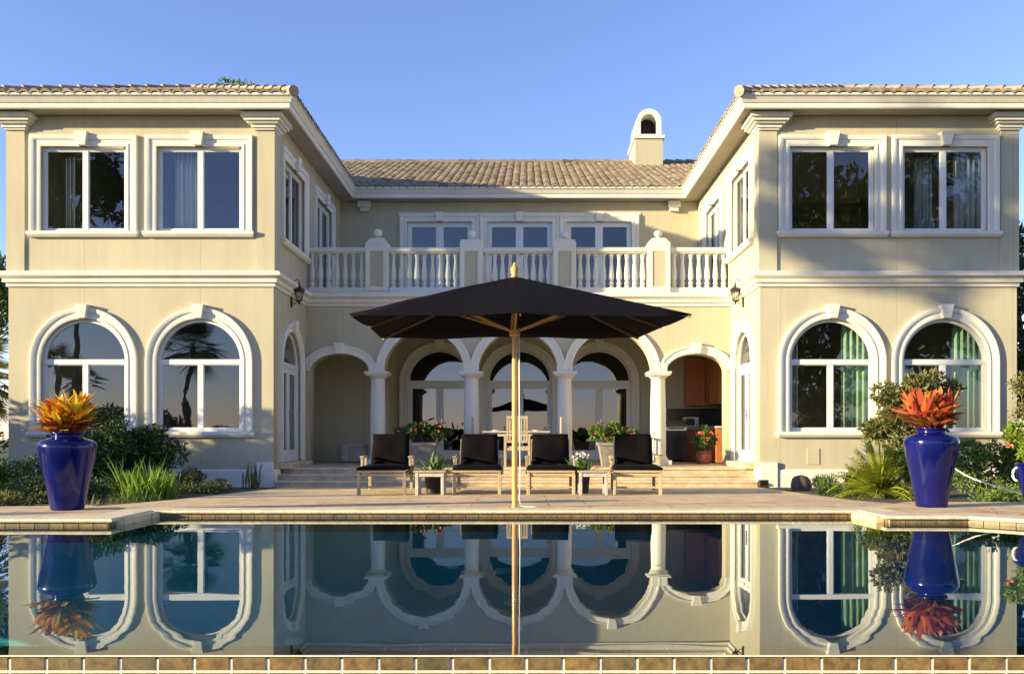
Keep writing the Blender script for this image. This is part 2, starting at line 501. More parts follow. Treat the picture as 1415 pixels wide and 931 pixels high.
# ------------------------------------------------------------------ ground, pool, deck
POOL_FAR = [(-9.5, -9.15), (-3.62, -9.15), (-3.66, -8.2), (3.6, -8.2), (3.62, -8.85), (4.36, -8.87), (4.75, -9.25), (5.4, -9.6), (6.6, -9.8), (9.5, -9.9)]
NEAR = -13.84
pool_poly = POOL_FAR + [(9.5, NEAR), (-9.5, NEAR)]
def flat(name, outline, holes, z, material, thick=0.02):
    me = panel_mesh(outline, holes, thick)
    for v in me.vertices:
        x, y, zz = v.co
        v.co = (x, zz, z - y)
    import bmesh
    bm = bmesh.new(); bm.from_mesh(me); bmesh.ops.recalc_face_normals(bm, faces=bm.faces[:]); bm.to_mesh(me); bm.free()
    return link(me, name, material)
hole = [(-9.6, NEAR + 0.0), (9.6, NEAR + 0.0), (9.6, -8.0), (-9.6, -8.0)]
structure(flat('ground', [(-900, -900), (900, -900), (900, 900), (-900, 900)], [hole], -0.26, M['lawn']))

mb = MB()   # basin: floor and sides
mb.box(-9.5, 9.5, NEAR + 0.18, -8.0, -1.62, -1.5)
ob = mb.build('pool_floor', M['basin']); structure(ob)
mb = MB()
mb.sweep(POOL_FAR, [(0.0, -0.02), (0.2, -0.02), (0.2, -1.5), (0.0, -1.5)], XY, side=1)
structure(mb.build('pool_wall', M['basin']))
for x, y, z in ((0.06, -8.24, -0.86), (-0.04, -8.24, -0.54), (-2.18, -8.24, -1.25)):
    e = MB(); e.lathe([(0.001, 0.03), (0.07, 0.028), (0.10, 0.0), (0.10, -0.02), (0.07, -0.03)], 20)
    tag(e.build('pool_return', M['drain'], None, loc=(x, y, z), auto=True), 'pale cyan round fitting under the pool water', 'pool fitting', 'round fittings under the pool water')
# water sheet
mb = MB()
mb.add([(x, y, 0.0) for x, y in [(p[0], p[1] + 0.0) for p in POOL_FAR] + [(9.5, NEAR - 0.004), (-9.5, NEAR - 0.004)]], [tuple(reversed(range(len(POOL_FAR) + 2)))])
structure(mb.build('pool_water', M['water'], smooth='leaf'))
# near infinity-edge wall with slate tiles
mb = MB(); mb.box(-9.5, 9.5, NEAR - 0.003, NEAR + 0.18, -1.5, -0.014)
structure(mb.build('pool_edge_wall', M['grout']))
mb = MB()
tw = 0.1352
rnd = random.Random(3)
for i in range(-40, 41):
    x = i * tw + 0.05
    for (z1, z0) in ((-0.006, -0.0565), (-0.0615, -0.1265), (-0.132, -0.19), (-0.195, -0.25)):
        j = rnd.uniform(-0.0006, 0.0006)
        w = 0.0042
        y0, y1 = NEAR - 0.006 + j, NEAR + 0.010
        e = 0.003
        mb.add([(x+w,y1,z0),(x+tw-w,y1,z0),(x+tw-w,y1,z1),(x+w,y1,z1),(x+w+e,y0,z0+e),(x+tw-w-e,y0,z0+e),(x+tw-w-e,y0,z1-e),(x+w+e,y0,z1-e)],
               [(4,5,6,7),(0,1,5,4),(1,2,6,5),(2,3,7,6),(3,0,4,7)])
structure(mb.build('pool_edge_tiles', M['tile']))
mb = MB()
for i in range(-40, 41):
    x = i * tw + 0.05
    mb.box(x + 0.006, x + tw - 0.006, NEAR + 0.012, NEAR + 0.172, -0.016, -0.008)
structure(mb.build('pool_edge_top_tiles', M['tile']))
mb = MB(); mb.box(-9.5, 9.5, NEAR - 0.0065, NEAR - 0.003, -0.0045, 0.001)
structure(mb.build('pool_edge_lip', M['grout']))
# waterline tiles under the coping and the coping itself
def resample(path, step):
    out = []
    for a, b in zip(path[:-1], path[1:]):
        a = Vector(a); b = Vector(b); L = (b - a).length; n = max(1, round(L / step))
        for i in range(n): out.append((a.lerp(b, i / n), a.lerp(b, (i + 1) / n)))
    return out
mb = MB()
for a, b in resample(POOL_FAR, 0.135):
    d = (b - a).normalized(); nn = Vector((d.y, -d.x))     # towards the water
    g = 0.004
    a2 = a + d * g; b2 = b - d * g
    for (z0, z1) in ((-0.15, -0.058), (-0.05, 0.036)):
        vv = []
        for off in (0.012, -0.01):
            for p in (a2, b2):
                for z in (z0, z1): vv.append((p.x + nn.x * off, p.y + nn.y * off, z))
        mb.add(vv, [(0,2,3,1),(4,5,7,6),(0,1,5,4),(2,6,7,3),(1,3,7,5),(0,4,6,2)])
structure(mb.build('waterline_tiles', M['tile']))
mb = MB(); mb.sweep(POOL_FAR, [(0.0, -0.14), (0.0, 0.036), (0.15, 0.036), (0.15, -0.14)], XY, side=1)
structure(mb.build('pool_curb', M['grout']))
mb = MB(); mb.sweep(POOL_FAR, [(-0.045, 0.042), (-0.052, 0.053), (-0.045, 0.066), (-0.03, 0.072), (0.30, 0.072), (0.30, 0.037), (-0.03, 0.037)], XY, side=1)
structure(mb.build('pool_coping', M['coping']))

def deck_z(y): return 0.060 - 0.0245 * (y + 8.2) if y > -8.2 else 0.064
def sheet(name, outline, zf, material, thick=0.3, sub=None):
    """polygon sheet following deck height"""
    mb = MB(); n = len(outline)
    top = [(x, y, zf(y)) for x, y in outline]; bot = [(x, y, zf(y) - thick) for x, y in outline]
    mb.add(top + bot, [tuple(range(n)), tuple(reversed(range(n, 2*n)))] + [(i, (i+1) % n, n + (i+1) % n, n + i) for i in range(n)])
    return mb.build(name, material)
structure(sheet('deck', [(-4.45, 0.3), (-4.45, -5.7), (-4.7, -7.3), (-4.7, -8.17), (-3.9, -8.17), (-3.7, -8.17), (3.7, -8.17), (4.7, -8.17), (4.7, -7.2), (4.45, -5.7), (4.6, -2.0), (4.75, 0.3)], lambda y: 0.060 - 0.0245 * (y + 8.2), M['paving'], 0.2))
zs = lambda y: 0.0620
structure(sheet('walkway', [(-10, -8.0), (-10, -9.02), (-3.55, -9.02), (-3.55, -8.16), (-4.65, -7.45), (-6, -7.7)], zs, M['paving'], 0.1))
structure(sheet('walkway', [(3.5, -8.16), (3.52, -8.8), (4.4, -8.72), (4.8, -9.1), (5.45, -9.42), (6.6, -9.62), (9.6, -9.7), (9.6, -8.0), (6.5, -7.0), (4.65, -6.9)], zs, M['paving'], 0.1))
for sx in (-1, 1):
    structure(sheet('garden_bed', [(sx * 4.4, 0.5), (sx * 4.4, -5.7), (sx * 4.6, -8.12), (sx * 22, -8.12), (sx * 22, 0.5)], lambda y: -0.005 - 0.018 * (y + 8.2), M['soil'], 0.5))

# steps across the front of the covered patio
mb = MB()
def slab(mb, y0, z1, x):
    prof = [(y0, z1 - 0.012), (y0 + 0.012, z1), (3.0, z1), (3.0, z1 - 0.3), (y0 + 0.03, z1 - 0.3), (y0 + 0.03, z1 - 0.045), (y0, z1 - 0.045)]
    k = len(prof)
    mb.add([(-x, p[0], p[1]) for p in prof] + [(x, p[0], p[1]) for p in prof], [tuple(range(k)), tuple(reversed(range(k, 2*k)))] + [(i, (i+1) % k, k + (i+1) % k, k + i) for i in range(k)])
slab(mb, 0.50, 0.22, 4.79); slab(mb, 0.15, 0.10, 4.795); slab(mb, -0.20, -0.015, 4.70)
structure(mb.build('patio_steps', M['step_stone']))
mb = MB(); mb.box(-5.3, 5.3, 2.98, 6.2, 0.0, 0.219)
structure(mb.build('patio_floor', M['step_stone']))

# ------------------------------------------------------------------ the house
house = thing('mansion', 'cream stucco two-storey mansion with two projecting wings, tiled roofs, arcade and balcony', 'house', (0, 0, 0))
LX0, LX1, RX0, RX1 = -10.03, -4.8, 4.8, 9.87
BACK = 6.15

CAS = [(0.0, -0.02), (0.0, 0.035), (0.03, 0.045), (0.05, 0.045), (0.055, 0.03), (0.125, 0.035), (0.135, 0.055), (0.16, 0.062), (0.19, 0.07), (0.215, 0.066), (0.22, -0.02)]
def rect_path(c, hw, z0, z1): return [(c - hw, z0), (c - hw, z1), (c + hw, z1), (c + hw, z0)]
def arch_path(c, hw, z0, zs, n=24): return [(c - hw, z0)] + [(c + hw * math.cos(R(180 - 180*i/n)), zs + hw * math.sin(R(180*i/n))) for i in range(n+1)] + [(c + hw, z0)]
def opening_hole(c, hw, z0, z1, arch, grow=0.0):
    return arch_path(c, hw + grow, z0, z1) if arch else rect_path(c, hw + grow, z0, z1 + grow)

def make_opening(loc, rz, hw, z0, z1, arch=False, door=False, cas_w=1.0, deep=False, sill=True, casing=True, key=True, leaf_glass_z=None, sash=0.06):
    """a window or a french door; local origin on the wall face, +Y into the wall. z1 = top, or springline if arched"""
    kind = 'french_door' if door else 'window'
    path = opening_hole(0, hw, z0, z1, arch)
    e = MB()
    # sash / frame
    fr = [(0.001, 0.0), (-sash, 0.0), (-sash, -0.05), (0.001, -0.05)]
    fp = [(a, b - 0.06) for a, b in fr]
    e.sweep(path, fp, XZ, side=1)
    yf, yb = 0.062, 0.11
    if not door: e.box(-hw + sash, hw - sash, yf, yb, z0, z0 + sash)
    top = z1
    if arch:
        e.box(-hw + 0.002, hw - 0.002, yf - 0.012, yb, z1 - 0.055, z1 + 0.045)
        top = z1 - 0.055
    if door:
        # door leaves: stiles and rails
        e.box(-0.10, 0.10, yf + 0.004, yb, z0, top - (0 if arch else sash))
        e.box(-hw + sash, -hw + sash + 0.07, yf + 0.004, yb, z0, top); e.box(hw - sash - 0.07, hw - sash, yf + 0.004, yb, z0, top)
        e.box(-hw + sash + 0.07, -0.10, yf + 0.006, yb, z0, z0 + 0.24); e.box(0.10, hw - sash - 0.07, yf + 0.006, yb, z0, z0 + 0.24)
        e.box(-hw + sash + 0.07, -0.10, yf + 0.006, yb, top - 0.12, top - 0.001); e.box(0.10, hw - sash - 0.07, yf + 0.006, yb, top - 0.12, top - 0.001)
        e.box(-0.012, 0.012, yf - 0.006, yf + 0.004, z0, top - 0.01)
    else:
        e.box(-0.048, 0.048, yf + 0.002, yb, z0 + sash, top - (0.0 if arch else sash))
        # thin inner sash bead of each light
        for (a, b) in ((-hw + sash, -0.048), (0.048, hw - sash)):
            zt = top - (0.0 if arch else sash)
            for (x0, x1, q0, q1) in ((a, a + 0.018, z0 + sash, zt), (b - 0.018, b, z0 + sash, zt), (a + 0.018, b - 0.018, z0 + sash, z0 + sash + 0.018), (a + 0.018, b - 0.018, zt - 0.018, zt)):
                e.box(x0, x1, yf + 0.012, yb, q0, q1)
    w = e.build(kind, M['frame'], house, loc=loc, rz=rz)
    # pane
    pp = opening_hole(0, hw - 0.02, z0 + 0.02, z1, arch)
    me = panel_mesh(pp, [], 0.006)
    for v in me.vertices: v.co.y += 0.088
    link(me, 'pane', M['glass_deep'] if deep else M['glass'], w)
    if casing:
        c_ = MB(); c_.sweep(path, [(a * cas_w, b) for a, b in CAS], XZ, side=1)
        c_.build('casing', M['trim'], w, auto=True)
    # reveal
    if sill:
        s_ = MB()
        ww = hw + 0.22 * cas_w + 0.035
        s_.add([(-ww, -0.11, z0 - 0.01), (ww, -0.11, z0 - 0.01), (ww, 0.06, z0 + 0.002), (-ww, 0.06, z0 + 0.002),
                (-ww, -0.11, z0 - 0.07), (ww, -0.11, z0 - 0.07), (ww - 0.03, -0.07, z0 - 0.12), (-ww + 0.03, -0.07, z0 - 0.12), (ww - 0.03, 0.02, z0 - 0.12), (-ww + 0.03, 0.02, z0 - 0.12)],
               [(0,1,2,3),(0,4,5,1),(4,7,6,5),(7,9,8,6),(1,5,6,8,2),(0,3,9,7,4)])
        s_.build('sill', M['trim'], w, bevel=0.006)
    if key:
        kz = (z1 + hw) if arch else z1
        k_ = MB()
        z_a, z_b = kz + 0.0, kz + 0.27 * max(cas_w, 0.8)
        wa, wb = 0.075, 0.125
        k_.add([(-wa, -0.12, z_a), (wa, -0.12, z_a), (wb, -0.14, z_b), (-wb, -0.14, z_b), (-wa, -0.0, z_a), (wa, 0.0, z_a), (wb, 0.0, z_b), (-wb, 0.0, z_b)],
               [(0,1,2,3),(0,4,5,1),(1,5,6,2),(2,6,7,3),(3,7,4,0)])
        k_.build('keystone', M['trim'], w, bevel=0.006)
    if door:
        h_ = MB()
        h_.tube([(0.05, 0.04, z0 + 0.98), (0.05, 0.01, z0 + 0.98), (0.15, 0.0, z0 + 0.98)], 0.01, 6)
        h_.box(0.03, 0.07, 0.045, 0.066, z0 + 0.85, z0 + 1.1)
        h_.build('handle', M['steel'], w, bevel=0.003)
    return w

WX = [-8.54, -6.26, 6.22, 8.45]
HW = 0.84
up = dict(z0=4.89, z1=6.56)
lo = dict(z0=0.95, z1=2.33)
def wall(outline, holes, t, loc, rz=0, m='stucco', name='wall'):
    me = panel_mesh(outline, holes, t)
    return link(me, name, M[m], house, loc=loc, rz=rz)
TOPZ = 7.17
# wing fronts
for (x0, x1, xs) in ((LX0, LX1, WX[:2]), (RX0, RX1, WX[2:])):
    holes = []
    for c in xs:
        holes.append(opening_hole(c, HW, up['z0'], up['z1'], False)); holes.append(opening_hole(c, HW, lo['z0'], lo['z1'], True))
    wall([(x0, -0.4), (x1, -0.4), (x1, TOPZ), (x0, TOPZ)], holes, 0.22, (0, 0, 0))
for c in WX:
    make_opening((c, 0, 0), 0, HW, up['z0'], up['z1'])
    make_opening((c, 0, 0), 0, HW, lo['z0'], lo['z1'], arch=True, cas_w=1.0)
# inner side walls: left faces +X, right faces -X
SW = (1.53, 4.24)
for sx, rz in ((-1, R(90)), (1, R(-90))):
    X = 4.8 * sx
    # local u = +Y for the left wall, -Y for the right wall
    s = 1 if sx < 0 else -1
    holes = [opening_hole(SW[0] * s, 0.80, up['z0'], up['z1'], False), opening_hole(SW[1] * s, 0.80, 4.22, 6.56, False),
             opening_hole(1.3 * s, 0.70, 0.33, 2.36, True)]
    if sx < 0:
        ol = [(0.222, -0.4), (2.86, -0.4), (2.86, 3.9), (6.4, 3.9), (6.4, TOPZ), (0.222, TOPZ)]
    else:
        ol = [(-0.222, -0.4), (-2.86, -0.4), (-2.86, 3.9), (-6.4, 3.9), (-6.4, TOPZ), (-0.222, TOPZ)]
    wall(ol, holes, 0.22, (X, 0, 0), rz)
    make_opening((X, SW[0], 0), rz, 0.80, up['z0'], up['z1'])
    make_opening((X, SW[1], 0), rz, 0.80, 4.22, 6.56, door=True, sill=False)
    make_opening((X, 1.3, 0), rz, 0.70, 0.33, 2.36, arch=True, door=True, sill=False, cas_w=0.9)
    t_ = MB(); t_.box(-0.98, 0.98, -0.22, 0.1, 0.2, 0.325)
    t_.build('threshold', M['step_stone'], house, loc=(X, 1.3, 0), rz=rz, bevel=0.008)
# outer sides and backs (plain)
for (xa, xb) in ((LX0, LX0 + 0.22), (RX1 - 0.22, RX1)):
    mb = MB(); mb.box(xa, xb, 0.222, 17.5, -0.4, TOPZ); mb.build('wall', M['stucco'], house)
mb = MB(); mb.box(LX0, RX1, 17.5, 17.7, -0.4, TOPZ); mb.build('wall', M['stucco'], house)
# interior: floors, partitions
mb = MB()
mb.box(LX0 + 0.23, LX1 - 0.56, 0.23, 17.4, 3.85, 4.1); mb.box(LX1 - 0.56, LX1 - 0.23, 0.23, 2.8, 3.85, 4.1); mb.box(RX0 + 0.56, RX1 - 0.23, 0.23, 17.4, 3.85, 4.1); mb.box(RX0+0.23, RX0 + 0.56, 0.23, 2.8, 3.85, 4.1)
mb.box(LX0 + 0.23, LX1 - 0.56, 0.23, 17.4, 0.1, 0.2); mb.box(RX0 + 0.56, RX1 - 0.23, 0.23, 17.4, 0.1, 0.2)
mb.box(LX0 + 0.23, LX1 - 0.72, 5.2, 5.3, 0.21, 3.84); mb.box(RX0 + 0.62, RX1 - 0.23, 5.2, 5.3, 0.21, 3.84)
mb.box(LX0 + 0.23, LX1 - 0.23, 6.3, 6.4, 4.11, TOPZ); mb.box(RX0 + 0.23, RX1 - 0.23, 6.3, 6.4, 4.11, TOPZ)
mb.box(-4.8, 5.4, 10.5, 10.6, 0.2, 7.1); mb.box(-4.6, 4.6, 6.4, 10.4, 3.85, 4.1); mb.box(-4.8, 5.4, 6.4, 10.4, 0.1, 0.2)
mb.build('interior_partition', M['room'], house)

# arcade front wall with five arches
SP = 2.33
def pts_arch(xa, xb, rise):
    c = (xa + xb) / 2; r = (xb - xa) / 2
    return [(c + r * math.cos(R(180 - 180*i/22)), SP + rise * math.sin(R(180*i/22))) for i in range(23)]
ARC = [(-4.70, -3.37, 0.40), (-3.03, -1.22, 0.905), (-0.90, 0.90, 0.90), (1.22, 3.03, 0.905), (3.37, 4.70, 0.40)]
ol = [(-4.799, 0.22)]
for i, (a, b, r) in enumerate(ARC):
    if i == 0: ol.append((a, 0.22))
    ol += pts_arch(a, b, r)
    if i == 4: ol.append((b, 0.22))
ol += [(4.799, 0.22), (4.799, 3.86), (-4.799, 3.86)]
wall(ol, [], 0.35, (0, 2.5, 0))
ARV = [(0.0, -0.02), (0.0, 0.03), (0.03, 0.04), (0.05, 0.03), (0.13, 0.036), (0.14, 0.055), (0.185, 0.06), (0.19, -0.02)]
for i, (a, b, r) in enumerate(ARC):
    mb = MB()
    pth = pts_arch(a, b, r)
    off = 0.004 * (i % 2)
    mb.sweep(pth, [(q, w + (off if w > 0 else 0)) for q, w in ARV], XZ, side=1)
    av = mb.build('archivolt', M['trim'], house, loc=(0, 2.5, 0), auto=True)
    c = (a + b) / 2; kz = SP + r
    k_ = MB(); k_.add([(c-.07,-.10,kz-.005),(c+.07,-.10,kz-.005),(c+.115,-.12,kz+.24),(c-.115,-.12,kz+.24),(c-.07,0,kz-.005),(c+.07,0,kz-.005),(c+.115,0,kz+.24),(c-.115,0,kz+.24)],
        [(0,1,2,3),(0,4,5,1),(1,5,6,2),(2,6,7,3),(3,7,4,0)])
    k_.build('keystone', M['trim'], av, bevel=0.006)
# columns
def column(x):
    e = MB()
    e.lathe([(0.225, 0.315), (0.235, 0.335), (0.225, 0.36), (0.195, 0.37), (0.19, 0.385), (0.20, 0.40), (0.19, 0.415), (0.178, 0.43), (0.178, 0.9), (0.174, 1.5), (0.158, 2.10), (0.165, 2.105), (0.165, 2.12), (0.158, 2.13), (0.16, 2.17), (0.19, 2.195), (0.21, 2.215), (0.215, 2.235)], 28)
    c = e.build('column', M['trim'], house, auto=True, loc=(x, 2.675, 0))
    b = MB(); b.box(-0.275, 0.275, -0.275, 0.275, 0.215, 0.318); b.build('plinth', M['trim'], c, bevel=0.008)
    a = MB(); a.box(-0.245, 0.245, -0.245, 0.245, 2.236, 2.275); a.box(-0.27, 0.27, -0.27, 0.27, 2.276, 2.325); a.build('capital', M['trim'], c, bevel=0.008)
    k = MB(); k.box(-0.175, 0.175, -0.23, -0.1, 2.326, 2.52); k.build('impost', M['trim'], c, bevel=0.006)
for x in (-3.2, -1.06, 1.06, 3.2): column(x)

# patio back wall, side alcoves, ceiling
DX = (-2.14, 0.01, 2.15)
HD = 0.86
holes = [opening_hole(c, HD, 0.26, 2.33, True) for c in DX]
wall([(-3.4, 0.2), (5.32, 0.2), (5.32, 3.86), (-3.4, 3.86)], holes, 0.22, (0, BACK, 0))
for c in DX: make_opening((c, BACK, 0), 0, HD, 0.26, 2.33, arch=True, door=True, sill=False, deep=True, sash=0.05)
mb = MB(); mb.box(-5.3, -3.28, 4.9, 6.14, 0.22, 3.79); mb.box(-5.5, -5.301, 2.87, 6.4, 0.2, 3.86); mb.box(-5.3, -4.81, 2.865, 2.90, 0.2, 3.86); mb.build('wall', M['stucco'], house)
mb = MB(); mb.box(5.3, 5.5, 2.87, 6.4, 0.2, 3.86); mb.box(4.81, 5.3, 2.865, 2.90, 0.2, 3.86); mb.build('wall', M['stucco'], house)
mb = MB(); mb.box(-5.3, 5.3, 2.86, 6.14, 3.79, 3.9); mb.build('patio_ceiling', M['trim'], house)
# balcony slab, upper back wall
mb = MB(); mb.box(-4.797, 4.797, 2.5, 6.14, 3.905, 4.10); mb.build('balcony_slab', M['trim'], house)
holes = [opening_hole(c, 0.87, 4.16, 6.63, False) for c in DX]
wall([(-4.797, 4.11), (4.797, 4.11), (4.797, TOPZ), (-4.797, TOPZ)], holes, 0.22, (0, BACK, 0))
for c in DX: make_opening((c, BACK, 0), 0, 0.87, 4.16, 6.63, door=True, sill=False, cas_w=0.9, deep=False, sash=0.05)
mb = MB()
for (a, b) in ((-3.24, 3.26),):
    mb.box(a, b, BACK - 0.02, BACK + 0.0, 6.63 + 0.19, 6.63 + 0.25)
for c in (-1.065, 1.08): mb.box(c - 0.03, c + 0.03, BACK - 0.022, BACK + 0, 4.12, 6.8)
mb.build('door_trim', M['trim'], house)
# little brackets under the eave of the recessed wall
for x in (-4.15, 4.15):
    b = MB(); b.box(x - 0.17, x + 0.17, BACK - 0.16, BACK, 7.0, 7.165); b.box(x - 0.12, x + 0.12, BACK - 0.11, BACK, 6.9, 6.999)
    b.build('eave_bracket', M['trim'], house, bevel=0.01)

# belt cornice round both wings and along the balcony
BELT = [(-0.02, 0.0), (0.035, 0.0), (0.035, 0.06), (0.06, 0.075), (0.085, 0.08), (0.085, 0.15), (0.115, 0.17), (0.15, 0.185), (0.17, 0.2), (0.17, 0.265), (0.14, 0.29), (-0.02, 0.30)]
bp_ = [(LX0, 6.0), (LX0, 0.0), (LX1, 0.0), (LX1, 2.5), (RX0, 2.5), (RX0, 0.0), (RX1, 0.0), (RX1, 6.0)]
mb = MB(); mb.sweep(bp_, [(a, b + 3.80) for a, b in BELT], XY, side=-1)
mb.build('belt_cornice', M['trim'], house, auto=True)
# plinth band
BASE = [(-0.02, 0.0), (0.04, 0.0), (0.04, 0.52), (0.02, 0.55), (-0.02, 0.55)]
for p in ([(LX0, 6.0), (LX0, 0.0), (LX1, 0.0), (LX1, 0.35)], [(RX0, 0.35), (RX0, 0.0), (RX1, 0.0), (RX1, 6.0)]):
    mb = MB(); mb.sweep(p, [(a, b - 0.35) for a, b in BASE], XY, side=-1); mb.build('base_band', M['trim'], house)
for x in (LX1 - 0.34, RX0 + 0.0):
    mb = MB(); mb.box(x, x + 0.34, -0.065, 0.0, -0.35, 0.34); mb.build('corner_base', M['trim'], house, bevel=0.01)
# small square vents low on the wings
for x in (-9.05, 5.85):
    mb = MB(); mb.box(x - 0.12, x + 0.12, -0.012, 0, 0.3, 0.62); mb.build('foundation_vent', M['stucco'], house)
# corner pilasters with capitals on the upper storey
def pilaster(x0, x1, side):
    p_ = MB(); p_.box(x0, x1, -0.03, 0.32, 4.101, 6.94)
    if side < 0: p_.v = [(v[0] + (0.03 if abs(v[0] - x1) < 1e-6 else 0), v[1], v[2]) for v in p_.v]
    else: p_.v = [(v[0] - (0.03 if abs(v[0] - x0) < 1e-6 else 0), v[1], v[2]) for v in p_.v]
    q = p_.build('pilaster', M['stucco'], house)
    k = MB()
    for (e, z0, z1) in ((0.045, 6.87, 6.905), (0.08, 6.906, 6.97), (0.14, 6.971, 7.01), (0.19, 7.011, 7.07), (0.24, 7.071, 7.165)):
        k.box(x0 - e, x1 + e, -0.03 - e, 0.33 + e * 0.7, z0, z1)
    k.build('capital', M['trim'], q, bevel=0.012)
pilaster(LX1 - 0.33, LX1, -1); pilaster(RX0, RX0 + 0.33, 1)
pilaster(LX0, LX0 + 0.33, 1); pilaster(RX1 - 0.33, RX1, -1)

# eaves, soffit, gutter
O = 0.42
ep = [(LX0 - O, 18.2), (LX0 - O, -O), (LX1 + O, -O), (LX1 + O, BACK - O), (RX0 - O, BACK - O), (RX0 - O, -O), (RX1 + O, -O), (RX1 + O, 18.2)]
GUT = [(-0.03, 0.0), (0.0, 0.0), (0.015, 0.02), (0.015, 0.10), (0.035, 0.105), (0.055, 0.13), (0.075, 0.17), (0.10, 0.20), (0.115, 0.215), (0.115, 0.265), (0.09, 0.265), (0.08, 0.235), (-0.03, 0.235)]
mb = MB(); mb.sweep(ep, [(a, b + 7.155) for a, b in GUT], XY, side=-1)
mb.build('gutter', M['trim'], house, auto=True)
n = len(ep); mb = MB()
mb.add([(x, y, 7.18) for x, y in ep] + [(x, y, 7.36) for x, y in ep], [tuple(range(n)), tuple(range(n, 2*n))] + [(i, (i+1) % n, n + (i+1) % n, n + i) for i in range(n)])
mb.build('soffit', M['soffit'], house)

# tiled roof planes
SL = 0.42
def roof_plane(o3, U, V, L, vmax, vmin=lambda u: 0.0, pitch=0.21, course=0.36, seed=0):
    rr = random.Random(seed)
    mb = MB()
    ncol = int(L / pitch)
    S = 6
    for c in range(ncol):
        u0 = c * pitch; u1 = u0 + pitch; um = (u0 + u1) / 2
        a, b = vmin(um), vmax(um)
        if b - a < 0.05: continue
        v = a
        j = math.floor(a / course)
        while v < b - 0.01:
            ve = min((j + 1) * course, b)
            lift0, lift1 = 0.028 + rr.uniform(-0.004, 0.006), 0.0
            w = rr.uniform(-0.006, 0.006)
            row = []
            for (vv, lf) in ((v, lift0), (ve + 0.02, lift1)):
                for k in range(S + 1):
                    t = k / S
                    h = 0.058 * max(0, math.sin(math.pi * t)) ** 0.8
                    uu = u0 + t * pitch + w
                    row.append((o3[0] + U[0]*uu + V[0]*vv, o3[1] + U[1]*uu + V[1]*vv, o3[2] + SL*vv + h + lf))
            row += [(p[0], p[1], p[2] - 0.045) for p in row[:S+1]]
            fs = [(k, k+1, S+2+k, S+1+k) for k in range(S)] + [(2*(S+1)+k, 2*(S+1)+k+1, k+1, k) for k in range(S)]
            mb.add(row, fs)
            v = ve; j += 1
    return mb
E = O + 0.13
Z0 = 7.40
Lx0, Lx1 = LX0 - E, LX1 + E
Rx0, Rx1 = RX0 - E, RX1 + E
By = BACK - E
hwL = (Lx1 - Lx0) / 2; hwR = (Rx1 - Rx0) / 2
sp_ = []
sp_.append(roof_plane((Lx0, -E, Z0), (1,0), (0,1), Lx1 - Lx0, lambda u: min(u, (Lx1 - Lx0) - u), seed=1))
sp_.append(roof_plane((Rx0, -E, Z0), (1,0), (0,1), Rx1 - Rx0, lambda u: min(u, (Rx1 - Rx0) - u), seed=2))
LL = By + E
sp_.append(roof_plane((Lx1, -E, Z0), (0,1), (-1,0), LL + hwL, lambda u: min(u, hwL), lambda u: max(0, u - LL), seed=3))
sp_.append(roof_plane((Rx0, -E, Z0), (0,1), (1,0), LL + hwR, lambda u: min(u, hwR), lambda u: max(0, u - LL), seed=4))
sp_.append(roof_plane((-10.5, By, Z0), (1,0), (0,1), 20.9, lambda u: 6.25, lambda u: min(hwL, max(0, abs(u - 10.5 - (Lx1 + Rx0)/2) - Rx0)), seed=5))
tot = MB()
for q in sp_: tot.add(q.v, q.f)
me_roof = tot.build('roof_tiles', M['rooftile'], house, auto=True)
# underlay planes (close the roof) and plain outer slopes
mb = MB()
zr = Z0 - 0.03
def P3(x, y, v): return (x, y, zr + SL * v)
xm = (Lx0 + Lx1) / 2
mb.add([P3(Lx0, -E, 0), P3(Lx1, -E, 0), P3(xm, -E + hwL, hwL)], [(0,1,2)])
mb.add([P3(Lx1, -E, 0), P3(Lx1, By, 0), P3(xm, By + hwL, hwL), P3(xm, -E + hwL, hwL)], [(0,1,2,3)])
mb.add([P3(Lx0, -E, 0), P3(Lx0, 18.3, 0), P3(xm, 18.3, hwL), P3(xm, -E + hwL, hwL)], [(0,1,2,3)])
xm2 = (Rx0 + Rx1) / 2
mb.add([P3(Rx0, -E, 0), P3(Rx1, -E, 0), P3(xm2, -E + hwR, hwR)], [(0,1,2)])
mb.add([P3(Rx0, -E, 0), P3(Rx0, By, 0), P3(xm2, By + hwR, hwR), P3(xm2, -E + hwR, hwR)], [(0,1,2,3)])
mb.add([P3(Rx1, -E, 0), P3(Rx1, 18.3, 0), P3(xm2, 18.3, hwR), P3(xm2, -E + hwR, hwR)], [(0,1,2,3)])
mb.add([P3(Lx1, By, 0), P3(Rx0, By, 0), P3(xm2, By + hwR, hwR), P3(xm2, By + 6.25, 6.25), P3(xm, By + 6.25, 6.25), P3(xm, By + hwL, hwL)], [(0,1,2,3,4,5)])
mb.add([P3(Lx0 + 1.5, By + 6.25, 6.25), P3(Rx1 - 1.5, By + 6.25, 6.25), P3(Rx1, 18.3, 0), P3(Lx0, 18.3, 0)], [(0,1,2,3)])
mb.build('roof_underlay', M['soffit'], house)
